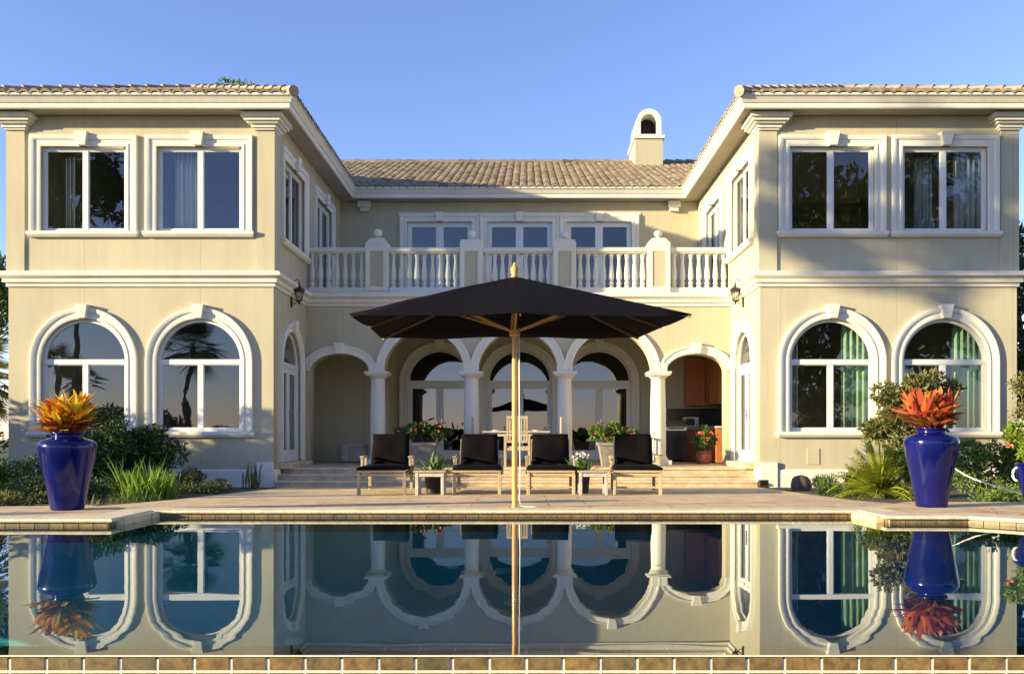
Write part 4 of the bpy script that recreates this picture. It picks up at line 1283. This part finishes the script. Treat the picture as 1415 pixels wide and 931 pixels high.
copy_tree(l0, None, (0.56, LY, deck_z(LY)), R(-1), 'dark-cushioned sun lounger just right of the umbrella pole')
copy_tree(l0, None, (1.86, LY, deck_z(LY)), R(-4), 'dark-cushioned sun lounger rightmost of the four, in front of the sunlit column')

# ------------------------------------------------------------------ side tables and plants behind them
def side_table(label):
    t = thing('side_table', label, 'side table', (0,0,0), 0, 'small wooden side tables between the loungers')
    a = MB()
    a.box(-0.24, 0.24, -0.22, -0.17, 0.345, 0.37); a.box(-0.24, 0.24, 0.17, 0.22, 0.345, 0.37)
    for k in range(7): a.box(-0.235 + k * 0.068, -0.235 + k * 0.068 + 0.058, -0.168, 0.168, 0.35, 0.368)
    a.build('table_top', M['pale_wood'], t, bevel=0.003)
    for sx in (-1, 1):
        for sy in (-1, 1):
            l = MB(); l.box(sx * 0.19 - 0.022, sx * 0.19 + 0.022, sy * 0.17 - 0.022, sy * 0.17 + 0.022, 0, 0.344); l.build('leg', M['grey_wood'], t, bevel=0.004)
    b = MB(); b.box(-0.168, 0.168, -0.185, -0.165, 0.28, 0.34); b.build('apron', M['grey_wood'], t)
    return t
s0 = side_table('wooden side table between the two loungers left of the umbrella pole')
s0.location = (-1.25, -4.0, deck_z(-4.0))
copy_tree(s0, None, (1.19, -4.0, deck_z(-4.0)), 0, 'wooden side table between the two loungers right of the umbrella pole')
def dark_pot(loc, label):
    t = thing('black_pot', label, 'pot', loc, 0, 'black pots behind the side tables')
    e = MB(); e.lathe([(0.10, 0), (0.115, 0.01), (0.14, 0.25), (0.16, 0.27), (0.16, 0.30), (0.145, 0.30), (0.13, 0.27)], 20, capt=False); e.build('body', M['black_pot'], t, auto=True)
    s = MB(); s.lathe([(0.001, 0.27), (0.132, 0.27)], 16, capb=False, capt=False); s.build('potting_soil', M['soil'], t)
dark_pot((-1.27, -3.45, deck_z(-3.45)), 'black round pot behind the side table left of the umbrella')
dark_pot((1.05, -3.45, deck_z(-3.45)), 'black round pot behind the side table right of the umbrella')
grass_clump('strap_leaf_plant', 'strap-leaved green plant above the left side table', 'potted plant', (-1.27, -3.45, deck_z(-3.45) + 0.27), 90, 0.50, 0.035, 0.11, M['leaf_mid'], seed=4, leanmax=1.2, droop=0.9, group='potted plants behind the side tables')
grass_clump('strap_leaf_plant', 'green plant with white flowers beside the right side table', 'potted plant', (1.05, -3.45, deck_z(-3.45) + 0.27), 90, 0.44, 0.03, 0.11, M['leaf_mid'], seed=5, leanmax=1.0, droop=0.8, group='potted plants behind the side tables', extra=(12, M['flower_white'], 0.33))

# ------------------------------------------------------------------ patio planters
def planter(loc, label, plabel, fm, seed):
    t = thing('tapered_planter', label, 'planter', loc, 0, 'grey tapered planters on the patio')
    e = MB()
    a, b, h = 0.19, 0.27, 0.50
    e.add([(-a,-a,0),(a,-a,0),(a,a,0),(-a,a,0),(-b,-b,h),(b,-b,h),(b,b,h),(-b,b,h),(-b+.03,-b+.03,h),(b-.03,-b+.03,h),(b-.03,b-.03,h),(-b+.03,b-.03,h),(-b+.03,-b+.03,h-.05),(b-.03,-b+.03,h-.05),(b-.03,b-.03,h-.05),(-b+.03,b-.03,h-.05)],
          [(3,2,1,0),(0,1,5,4),(1,2,6,5),(2,3,7,6),(3,0,4,7),(4,5,9,8),(5,6,10,9),(6,7,11,10),(7,4,8,11),(8,9,13,12),(9,10,14,13),(10,11,15,14),(11,8,12,15),(12,13,14,15)])
    e.build('body', M['grey_pot'], t)
    r_ = MB(); r_.sweep([(-b, -b), (b, -b), (b, b), (-b, b)], [(0, h - 0.06), (0.02, h - 0.055), (0.02, h + 0.005), (0, h + 0.008)], XY, side=-1, closed=True)
    r_.build('rim', M['grey_pot'], t)
    shrub('potted_geranium', plabel, 'potted plant', (loc[0], loc[1], loc[2] + 0.46), (0.68, 0.38, 0.25), 3200, 0.07, 0.045, M['leaf_dark'] if seed == 31 else M['leaf_mid'], seed=seed, ncl=24, group='flowering plants in the grey planters', extra=(30, fm, 0.045, 0.03))
planter((-1.98, 1.2, 0.22), 'grey tapered planter on the shaded left part of the patio', 'bushy plant with dull pink flowers on the shaded left of the patio', M['flower_pink'], 31)
planter((1.98, 1.2, 0.22), 'grey tapered planter behind the rightmost lounger', 'bushy plant with pink flowers behind the rightmost lounger', M['flower_pink'], 32)
# terracotta pot at the kitchen alcove
t = thing('terracotta_pot', 'terracotta pot in the right alcove in front of the cabinets', 'pot', (4.32, 3.05, 0.22))
e = MB(); e.lathe([(0.12, 0), (0.15, 0.02), (0.19, 0.12), (0.19, 0.2), (0.165, 0.25), (0.18, 0.27), (0.18, 0.30), (0.16, 0.30), (0.145, 0.27)], 24, capt=False); e.build('body', M['terracotta'], t, smooth=False, auto=True)
e = MB(); e.lathe([(0.001, 0.26), (0.147, 0.26)], 16, capb=False, capt=False); e.build('potting_soil', M['soil'], t)
shrub('potted_hibiscus', 'leafy plant with large pink flowers in the terracotta pot', 'potted plant', (4.34, 3.05, 0.50), (0.30, 0.26, 0.34), 1400, 0.075, 0.04, M['leaf_mid'], seed=33, extra=(9, M['flower_pink'], 0.07, 0.05))

# ------------------------------------------------------------------ outdoor kitchen
kt = thing('kitchen_cabinets', 'orange wood kitchen cabinets with dark backsplash in the right alcove', 'kitchen cabinets', (0, 0, 0))
def cab(name, x0, x1, y0, y1, z0, z1, face, nd):
    e = MB(); e.box(x0, x1, y0, y1, z0, z1); c = e.build(name, M['orange_wood'], kt, bevel=0.004)
    for k in range(nd):
        d = MB()
        if face == 'y':
            a = x0 + (x1 - x0) * k / nd + 0.012; b = x0 + (x1 - x0) * (k + 1) / nd - 0.012
            fr = lambda u, v, w: (u, y0 - w, v)
        else:
            a = y0 + (y1 - y0) * k / nd + 0.012; b = y0 + (y1 - y0) * (k + 1) / nd - 0.012
            fr = lambda u, v, w: (x0 - w, u, v)
        za, zb = z0 + 0.012, z1 - 0.012
        d.sweep([(a + 0.06, za + 0.06), (a + 0.06, zb - 0.06), (b - 0.06, zb - 0.06), (b - 0.06, za + 0.06)], [(0, 0.0), (0, 0.008), (0.01, 0.018), (0.06, 0.018), (0.06, 0)], fr, side=1, closed=True)
        d.add([fr(a + 0.06, za + 0.06, 0.006), fr(b - 0.06, za + 0.06, 0.006), fr(b - 0.06, zb - 0.06, 0.006), fr(a + 0.06, zb - 0.06, 0.006)], [(0,1,2,3)])
        d.build('cabinet_door', M['orange_wood'], c)
cab('upper_cabinet', 4.42, 4.93, 5.78, 6.13, 1.68, 2.95, 'y', 1)
cab('upper_cabinet', 4.95, 5.28, 4.3, 5.74, 1.68, 3.0, 'x', 3)
cab('base_cabinet', 4.0, 4.72, 5.55, 6.13, 0.24, 1.06, 'y', 2)
cab('base_cabinet', 4.74, 5.28, 3.6, 6.13, 0.24, 1.06, 'x', 4)
e = MB(); e.box(3.97, 4.735, 5.52, 6.13, 1.065, 1.11); e.box(4.71, 5.28, 3.55, 5.515, 1.064, 1.112); e.build('counter', M['counter'], kt, bevel=0.004)
e = MB(); e.box(3.97, 5.28, 6.1, 6.14, 1.115, 1.62); e.box(5.25, 5.29, 3.6, 6.09, 1.115, 1.62); e.build('backsplash', M['black_stone'], kt)
t = thing('gas_grill', 'dark gas grill with a polished lid beside the kitchen cabinets', 'grill', (3.99, 5.05, 0.22))
e = MB(); e.box(-0.30, 0.26, -0.25, 0.25, 0.06, 0.80); e.build('body', M['black_stone'], t, bevel=0.01)
e = MB()
k = 14
e.add([(-0.3, -0.25 * math.cos(R(180*i/k)), 0.80 + 0.26 * math.sin(R(180*i/k))) for i in range(k+1)] + [(0.26, -0.25 * math.cos(R(180*i/k)), 0.80 + 0.26 * math.sin(R(180*i/k))) for i in range(k+1)],
      [tuple(range(k+1)), tuple(reversed(range(k+1, 2*k+2)))] + [(i, i+1, k+2+i, k+1+i) for i in range(k)])
e.build('lid', M['steel'], t, auto=True)
e = MB(); e.tube([(-0.22, -0.30, 0.86), (0.18, -0.30, 0.86)], 0.014, 8); e.tube([(-0.2, -0.3, 0.86), (-0.2, -0.23, 0.86)], 0.01, 6); e.tube([(0.16, -0.3, 0.86), (0.16, -0.23, 0.86)], 0.01, 6); e.build('handle', M['steel'], t)
for sx in (-0.24, 0.2):
    for sy in (-0.19, 0.19):
        e = MB(); e.lathe([(0.03, 0), (0.03, 0.06)], 10, cx=sx, cy=sy); e.build('caster', M['black_pot'], t)
t = thing('toaster_oven', 'cream toaster oven on the kitchen counter', 'toaster oven', (4.53, 5.75, 1.11))
e = MB(); e.box(-0.19, 0.19, -0.15, 0.15, 0.015, 0.27); e.build('body', M['frame'], t, bevel=0.02)
e = MB(); e.box(-0.16, 0.08, -0.156, -0.149, 0.05, 0.22); e.build('door', M['black_stone'], t)
e = MB(); e.tube([(-0.14, -0.175, 0.235), (0.06, -0.175, 0.235)], 0.008, 6); e.build('handle', M['steel'], t)
for z in (0.08, 0.16):
    e = MB(); e.tube([(0.135, -0.149, z), (0.135, -0.17, z)], 0.016, 10); e.build('knob', M['black_pot'], t)

# ------------------------------------------------------------------ storage bench, statue, candle stand
t = thing('storage_box', 'grey slatted storage box in the shaded left alcove', 'storage box', (-4.12, 4.55, 0.22))
e = MB()
for k in range(9): e.box(-0.27 + k * 0.06, -0.27 + k * 0.06 + 0.055, -0.2, 0.2, 0.03, 0.40)
e.build('body', M['grey_wood'], t)
e = MB(); e.box(-0.30, 0.30, -0.23, 0.23, 0.402, 0.44); e.build('lid', M['grey_wood'], t, bevel=0.008)
t = thing('iron_candle_stand', 'pale twisted iron candle stand in front of the sunlit right column', 'candle stand', (3.03, 2.22, 0.22))
e = MB(); e.tube([(0, 0, 0), (0, 0, 0.70)], 0.016, 8); e.lathe([(0.1, 0), (0.1, 0.012), (0.02, 0.03)], 14); e.build('stem', M['grey_wood'], t)
e = MB(); e.tube([(0, 0, 0.42), (0.08, 0, 0.36), (0.17, 0, 0.44)], 0.009, 6); e.tube([(0, 0, 0.22), (0.09, 0, 0.17), (0.18, 0, 0.2)], 0.009, 6); e.build('arms', M['grey_wood'], t)
for (x, z) in ((0, 0.70), (0.17, 0.44), (0.18, 0.2)):
    e = MB(); e.lathe([(0.02, z), (0.05, z + 0.02), (0.052, z + 0.03)], 12, cx=x); e.build('cup', M['grey_wood'], t)

# ------------------------------------------------------------------ dining set
t = thing('dining_table', 'wooden dining table in the middle of the patio', 'dining table', (-0.02, 1.75, 0.22))
e = MB()
for k in range(9): e.box(-0.72, 0.72, -0.45 + k * 0.1, -0.45 + k * 0.1 + 0.09, 0.72, 0.75)
e.build('table_top', M['grey_wood'], t, bevel=0.003)
e = MB(); e.box(-0.62, 0.62, -0.38, 0.38, 0.64, 0.719); e.build('apron', M['grey_wood'], t)
for sx in (-0.62, 0.62):
    for sy in (-0.38, 0.38):
        e = MB(); e.box(sx - 0.035, sx + 0.035, sy - 0.035, sy + 0.035, 0, 0.66); e.build('leg', M['grey_wood'], t)
def dining_chair(label):
    t = thing('dining_chair', label, 'dining chair', (0,0,0), 0, 'slatted wooden dining armchairs')
    # faces +Y; back at y = 0
    for sx in (-0.25, 0.25):
        e = MB(); e.box(sx - 0.025, sx + 0.025, -0.025, 0.025, 0, 0.66); e.build('leg', M['pale_wood'], t, bevel=0.004)
        e = MB(); e.box(sx - 0.022, sx + 0.022, 0.44, 0.485, 0, 0.64); e.build('leg', M['pale_wood'], t, bevel=0.004)
        e = MB(); e.box(sx - 0.03, sx + 0.03, -0.02, 0.5, 0.641, 0.665); e.build('armrest', M['pale_wood'], t, bevel=0.004)
    e = MB(); e.box(-0.225, 0.225, 0.0, 0.48, 0.40, 0.43); e.box(-0.224, 0.224, -0.015, 0.012, 0.34, 0.40); e.build('seat', M['pale_wood'], t, bevel=0.004)
    e = MB()
    e.box(-0.22, 0.22, -0.03, 0.0, 1.0, 1.06); e.box(-0.22, 0.22, -0.02, 0.01, 0.50, 0.55)
    e.box(-0.22, -0.18, -0.028, 0.0, 0.551, 0.999); e.box(0.18, 0.22, -0.028, 0.0, 0.551, 0.999)
    for k in range(6): 
        x = -0.15 + k * 0.06
        e.box(x - 0.017, x + 0.017, -0.022, -0.004, 0.551, 0.999)
    e.build('backrest', M['pale_wood'], t, bevel=0.003)
    return t
d0 = dining_chair('slatted wooden armchair with its back to the pool, behind the umbrella pole')
d0.location = (0.0, 0.95, 0.22)
copy_tree(d0, None, (0.93, 1.75, 0.22), R(90), 'slatted wooden armchair seen side-on at the right end of the table')
copy_tree(d0, None, (-0.97, 1.75, 0.22), R(-90), 'slatted wooden armchair side-on at the left end of the table')
t = thing('place_setting', 'white plates and glasses on the dining table', 'tableware', (-0.02, 1.75, 0.97))
for x in (-0.42, 0.45):
    e = MB(); e.lathe([(0.06, 0.0), (0.12, 0.015), (0.12, 0.02), (0.06, 0.008)], 18, cx=x, cy=-0.1); e.build('plate', M['frame'], t, smooth=True)
    e = MB(); e.lathe([(0.03, 0.0), (0.035, 0.1), (0.032, 0.1), (0.027, 0.005)], 14, cx=x + 0.17, cy=-0.15, capt=False); e.build('drinking_glass', M['lamp_glass'], t, smooth=True)

# ------------------------------------------------------------------ hose arcing behind the right urn
mb = MB()
hp = []
for i in range(17):
    t_ = i / 16
    hp.append((4.82 + 0.95 * t_, -6.6 - 0.75 * t_, 0.80 - 0.95 * t_ + 0.30 * t_ * t_ + 0.02 * math.sin(t_ * 9)))
mb.tube(hp, 0.0075, 8)
tag(mb.build('garden_hose', M['hose'], None, smooth=True), 'thin white hose sloping down between the tall urn and the handled pot', 'hose')
# little square deck light by the right bed
t = thing('deck_light', 'small dark square path light at the foot of the right wing', 'path light', (4.72, -0.55, -0.13))
e = MB(); e.box(-0.09, 0.09, -0.04, 0.06, 0.0, 0.15); e.build('housing', M['iron'], t, bevel=0.008)
e = MB(); e.box(-0.06, 0.06, -0.046, -0.041, 0.05, 0.12); e.build('lens', M['lamp_glass'], t)

# ------------------------------------------------------------------ garden planting
gz = lambda y: -0.005 - 0.018 * (y + 8.2)
shrub('leafy_shrub', 'large dark round shrub in front of the left wing, behind the left urn', 'shrub', (-7.0, -2.1, gz(-2.1)), (1.3, 0.8, 0.68), 10000, 0.085, 0.04, M['leaf_dark'], seed=41, ncl=26)
shrub('leafy_shrub', 'tall dark shrub rising beside the left urn below the first arched window', 'shrub', (-7.7, -1.5, gz(-1.5)), (0.75, 0.6, 0.82), 5000, 0.08, 0.04, M['leaf_dark'], seed=42, ncl=18)
grass_clump('fern', 'soft green fern between the left urn and the iris clump', 'fern', (-5.75, -3.9, gz(-3.9)), 420, 0.72, 0.028, 0.28, M['leaf_mid'], seed=43, leanmax=1.2, droop=0.9)
grass_clump('iris_clump', 'upright sunlit iris clump left of the deck', 'iris', (-5.30, -4.4, gz(-4.4)), 150, 0.50, 0.035, 0.36, M['leaf_bright'], seed=44, leanmax=0.5, droop=0.35)
grass_clump('lily_turf', 'low grassy tuft at the deck edge by the iris clump', 'grass tuft', (-4.95, -5.6, gz(-5.6)), 200, 0.24, 0.012, 0.32, M['leaf_mid'], seed=45, leanmax=1.2, droop=0.8)
grass_clump('lily_turf', 'low grassy tuft immediately right of the left urn', 'grass tuft', (-4.85, -6.7, gz(-6.7)), 170, 0.22, 0.012, 0.3, M['leaf_olive'], seed=46, leanmax=1.2, droop=0.8)
shrub('low_shrub', 'small rounded dark shrub near the foot of the left wing', 'shrub', (-5.65, -2.0, gz(-2.0)), (0.36, 0.3, 0.22), 1500, 0.05, 0.022, M['leaf_olive'], seed=47)
shrub('ground_cover', 'low dark ground cover at the left edge of the photo', 'ground cover', (-7.6, -5.0, gz(-5.0)), (0.8, 0.6, 0.15), 3200, 0.06, 0.03, M['leaf_mid'], seed=48, ncl=22, crad=0.2, stems=False)
shrub('ground_cover', 'low ground cover directly behind the left urn', 'ground cover', (-6.2, -5.4, gz(-5.4)), (0.75, 0.6, 0.15), 3200, 0.06, 0.03, M['leaf_dark'], seed=49, ncl=22, crad=0.2, stems=False)
shrub('ground_cover', 'thin ground cover against the base of the left wing', 'ground cover', (-8.9, -1.8, gz(-1.8)), (1.2, 0.5, 0.26), 3600, 0.07, 0.03, M['leaf_mid'], seed=50, ncl=22, crad=0.26, stems=False)
shrub('ground_cover', 'olive low planting beside the pool walk at far left', 'ground cover', (-6.2, -6.9, gz(-6.9)), (0.9, 0.3, 0.08), 2600, 0.045, 0.02, M['leaf_olive'], seed=51, ncl=22, crad=0.12, stems=False)
grass_clump('bulb_plant', 'thin upright stalks beside the corner of the left wing', 'bulb plant', (-5.05, -0.6, gz(-0.6)), 26, 0.55, 0.03, 0.16, M['leaf_olive'], seed=52, leanmax=0.25, droop=0.15)
def rock(loc, s, label, seed):
    r = random.Random(seed); mb = MB(); n, m_ = 14, 9; vs_ = []
    for i in range(m_ + 1):
        for k in range(n):
            th = math.pi * i / m_; ph = 2 * math.pi * k / n
            q = Vector((math.sin(th) * math.cos(ph), math.sin(th) * math.sin(ph), math.cos(th)))
            w = 1 + 0.12 * math.sin(3 * q.x + seed) + 0.1 * math.sin(5 * q.y + 2 * seed) + 0.06 * math.sin(9 * q.z + seed)
            vs_.append((q.x * s[0] * w, q.y * s[1] * w, q.z * s[2] * w + s[2] * 0.6))
    fs = [(i*n + k, i*n + (k+1) % n, (i+1)*n + (k+1) % n, (i+1)*n + k) for i in range(m_) for k in range(n)]
    mb.add(vs_, fs)
    return tag(mb.build('boulder', M['rock'], None, smooth=True, loc=loc), label, 'boulder', 'boulders at the edges of the deck')
rock((-5.2, -1.9, gz(-1.9)), (0.21, 0.17, 0.13), 'dark rounded boulder beside the small shrub left of the steps', 1)
rock((5.10, -1.6, gz(-1.6)), (0.20, 0.17, 0.17), 'dark rounded boulder right of the steps beside the spiky plant', 2)
# right bed
grass_clump('spiky_plant', 'spiky pale green plant between the right boulder and the cycad', 'spiky plant', (5.22, -2.6, gz(-2.6)), 110, 0.42, 0.018, 0.12, M['leaf_mid'], seed=61, leanmax=0.95, droop=0.3)
cycad('yellow-green cycad with arching fronds left of the right urn', (5.45, -4.2, gz(-4.2) - 0.06), 100, 0.96, seed=62)
shrub('tall_leafy_shrub', 'tall sunlit leafy shrub behind the right urn, reaching the window', 'shrub', (6.95, -2.0, gz(-2.0)), (1.0, 0.5, 1.25), 6500, 0.10, 0.055, M['leaf_olive'], seed=63, ncl=30, crad=0.27)
shrub('tall_leafy_shrub', 'dense green shrub low behind the right urn', 'shrub', (6.3, -3.9, gz(-3.9)), (0.6, 0.5, 0.42), 3000, 0.075, 0.04, M['leaf_mid'], seed=64, ncl=18)
shrub('leafy_shrub', 'sun-dappled shrub between the tall urn and the handled pot', 'shrub', (6.9, -4.6, gz(-4.6)), (0.9, 0.5, 0.48), 5600, 0.06, 0.035, M['leaf_mid'], seed=65, ncl=20)
shrub('ground_cover', 'low clipped ground cover in front of the right garden shrubs', 'ground cover', (6.6, -6.0, gz(-6.0)), (1.1, 0.5, 0.10), 3600, 0.045, 0.022, M['leaf_mid'], seed=66, ncl=26, crad=0.15, stems=False)
shrub('ground_cover', 'thin ground cover along the base of the right wing', 'ground cover', (6.4, -1.2, gz(-1.2)), (1.3, 0.4, 0.14), 3000, 0.06, 0.03, M['leaf_dark'], seed=67, ncl=26, crad=0.2, stems=False)
shrub('ground_cover', 'low dark ground cover in front of the boulder right of the steps', 'ground cover', (5.35, -3.3, gz(-3.3)), (0.75, 0.7, 0.06), 2400, 0.05, 0.025, M['leaf_dark'], seed=69, ncl=24, crad=0.14, stems=False)
shrub('ground_cover', 'low ground cover around the boulder left of the steps', 'ground cover', (-5.3, -2.6, gz(-2.6)), (0.8, 0.8, 0.06), 2400, 0.05, 0.025, M['leaf_dark'], seed=70, ncl=24, crad=0.14, stems=False)
shrub('small_leaf_tree', 'airy yellow-green branches at the right edge before the wing corner', 'small tree', (8.95, -2.2, gz(-2.2)), (0.75, 0.6, 1.15), 2600, 0.07, 0.035, M['leaf_olive'], seed=68, ncl=18, crad=0.30)

# fallen leaves on the walk near the handled pot
mb = MB(); r = random.Random(9)
for i in range(26):
    p = Vector((r.uniform(4.7, 5.9), r.uniform(-8.8, -7.9), 0.068))
    leaf(mb, p, Vector((r.uniform(-1,1), r.uniform(-1,1), 0.1)).normalized(), Vector((0,0,1)), 0.06, 0.03)
o = mb.build('fallen_leaves', M['leaf_rust'], None, smooth='leaf'); o['kind'] = 'stuff'; o['label'] = 'scattered dry leaves on the pool walk at right'; o['category'] = 'fallen leaves'

# ------------------------------------------------------------------ trees beyond and around
G = -0.26
fan_palm('yellowish fan palm beyond the outer corner of the left wing', (-12.0, 1.8, G), 2.5, 46, 1.25, seed=71, m='leaf_olive', elo=-60)
tree('dark tree far behind the left wing at the photo edge', (-17.6, 10.5, G), 8.0, 2.6, 2.4, 5200, 0.26, M['leaf_dark'], seed=72)
shrub('leafy_shrub', 'dark shrub at the left photo edge below the palm', 'shrub', (-11.8, 0.9, G), (1.2, 0.8, 1.15), 6500, 0.10, 0.05, M['leaf_dark'], seed=73)
tree('tall green tree whose top shows above the left wing roof', (-11.7, 20, G), 16.55, 2.3, 2.3, 5200, 0.24, M['leaf_mid'], seed=74, trunk_r=0.3)
tree('dark conifer beyond the right wing at the photo edge', (14.5, 7.5, G), 8.3, 1.8, 3.6, 6500, 0.22, M['leaf_dark'], seed=75, base=0.8, crad=0.34)
shrub('leafy_shrub', 'dark shrub beyond the outer corner of the right wing', 'shrub', (11.3, 0.6, G), (1.0, 0.9, 1.5), 5200, 0.10, 0.05, M['leaf_dark'], seed=76)
# the far side of the pool, seen in the window panes and casting the low dappled shade
fan_palm('fan palm behind the camera mirrored in the left wing arched window', (-18.3, -30.0, G), 6.0, 44, 2.1, seed=81, m='leaf_dark')
fan_palm('short fan palm behind the camera mirrored in the leftmost arched window', (-25.4, -32.0, G), 4.6, 30, 1.4, seed=82, m='leaf_dark')
fan_palm('slender palm far behind the camera mirrored in the leftmost window', (-31, -40.0, G), 6.0, 30, 1.5, seed=83, m='leaf_dark')
tree('tall tree behind the camera mirrored in the upper left window', (-24.6, -30.0, G), 18.0, 4.4, 3.6, 4600, 0.45, M['leaf_dark'], seed=84, crad=0.2)
tree('dense unseen tree added behind the camera to darken the right wing windows', (15.5, -26, G), 19, 6.5, 9.2, 15000, 0.5, M['leaf_dark'], seed=85, base=1.0, crad=0.34, nb=24)  # added out of view so the right panes reflect something dark
tree('second dense unseen tree added behind the camera to darken the right windows', (24.5, -24, G), 19, 6.5, 9.2, 15000, 0.5, M['leaf_dark'], seed=86, base=1.0, crad=0.34, nb=24)  # also added unseen, widens the dark reflection in the right panes
tree('low wide thicket behind the camera to the left', (-12.0, -46, G), 2.4, 8.5, 1.2, 4000, 0.4, M['leaf_dark'], seed=87, base=0.4, crad=0.3, nb=24)
# low sun is filtered by a hedge row to the left of the garden
hz = [(-1.2, 1.25), (-2.4, 1.6), (-3.5, 1.85), (-4.8, 1.75), (-6.6, 1.0), (-8.4, 1.12), (-10.0, 0.8), (-11.7, 1.2)]
for i, (y, h) in enumerate(hz):
    shrub('hedge_shrub', 'tall hedge shrub left of the garden, out of the photo', 'hedge shrub', (-14.0, y, G), (0.9, 1.1, h), 2600, 0.16, 0.09, M['leaf_dark'], seed=90 + i, ncl=16, crad=0.5, group='hedge row west of the garden')
tree('spreading tree left of the pool shading the right wing', (-25.0, -12.9, G), 14.4, 1.6, 2.3, 2300, 0.30, M['leaf_dark'], seed=97, nb=14, crad=0.24)
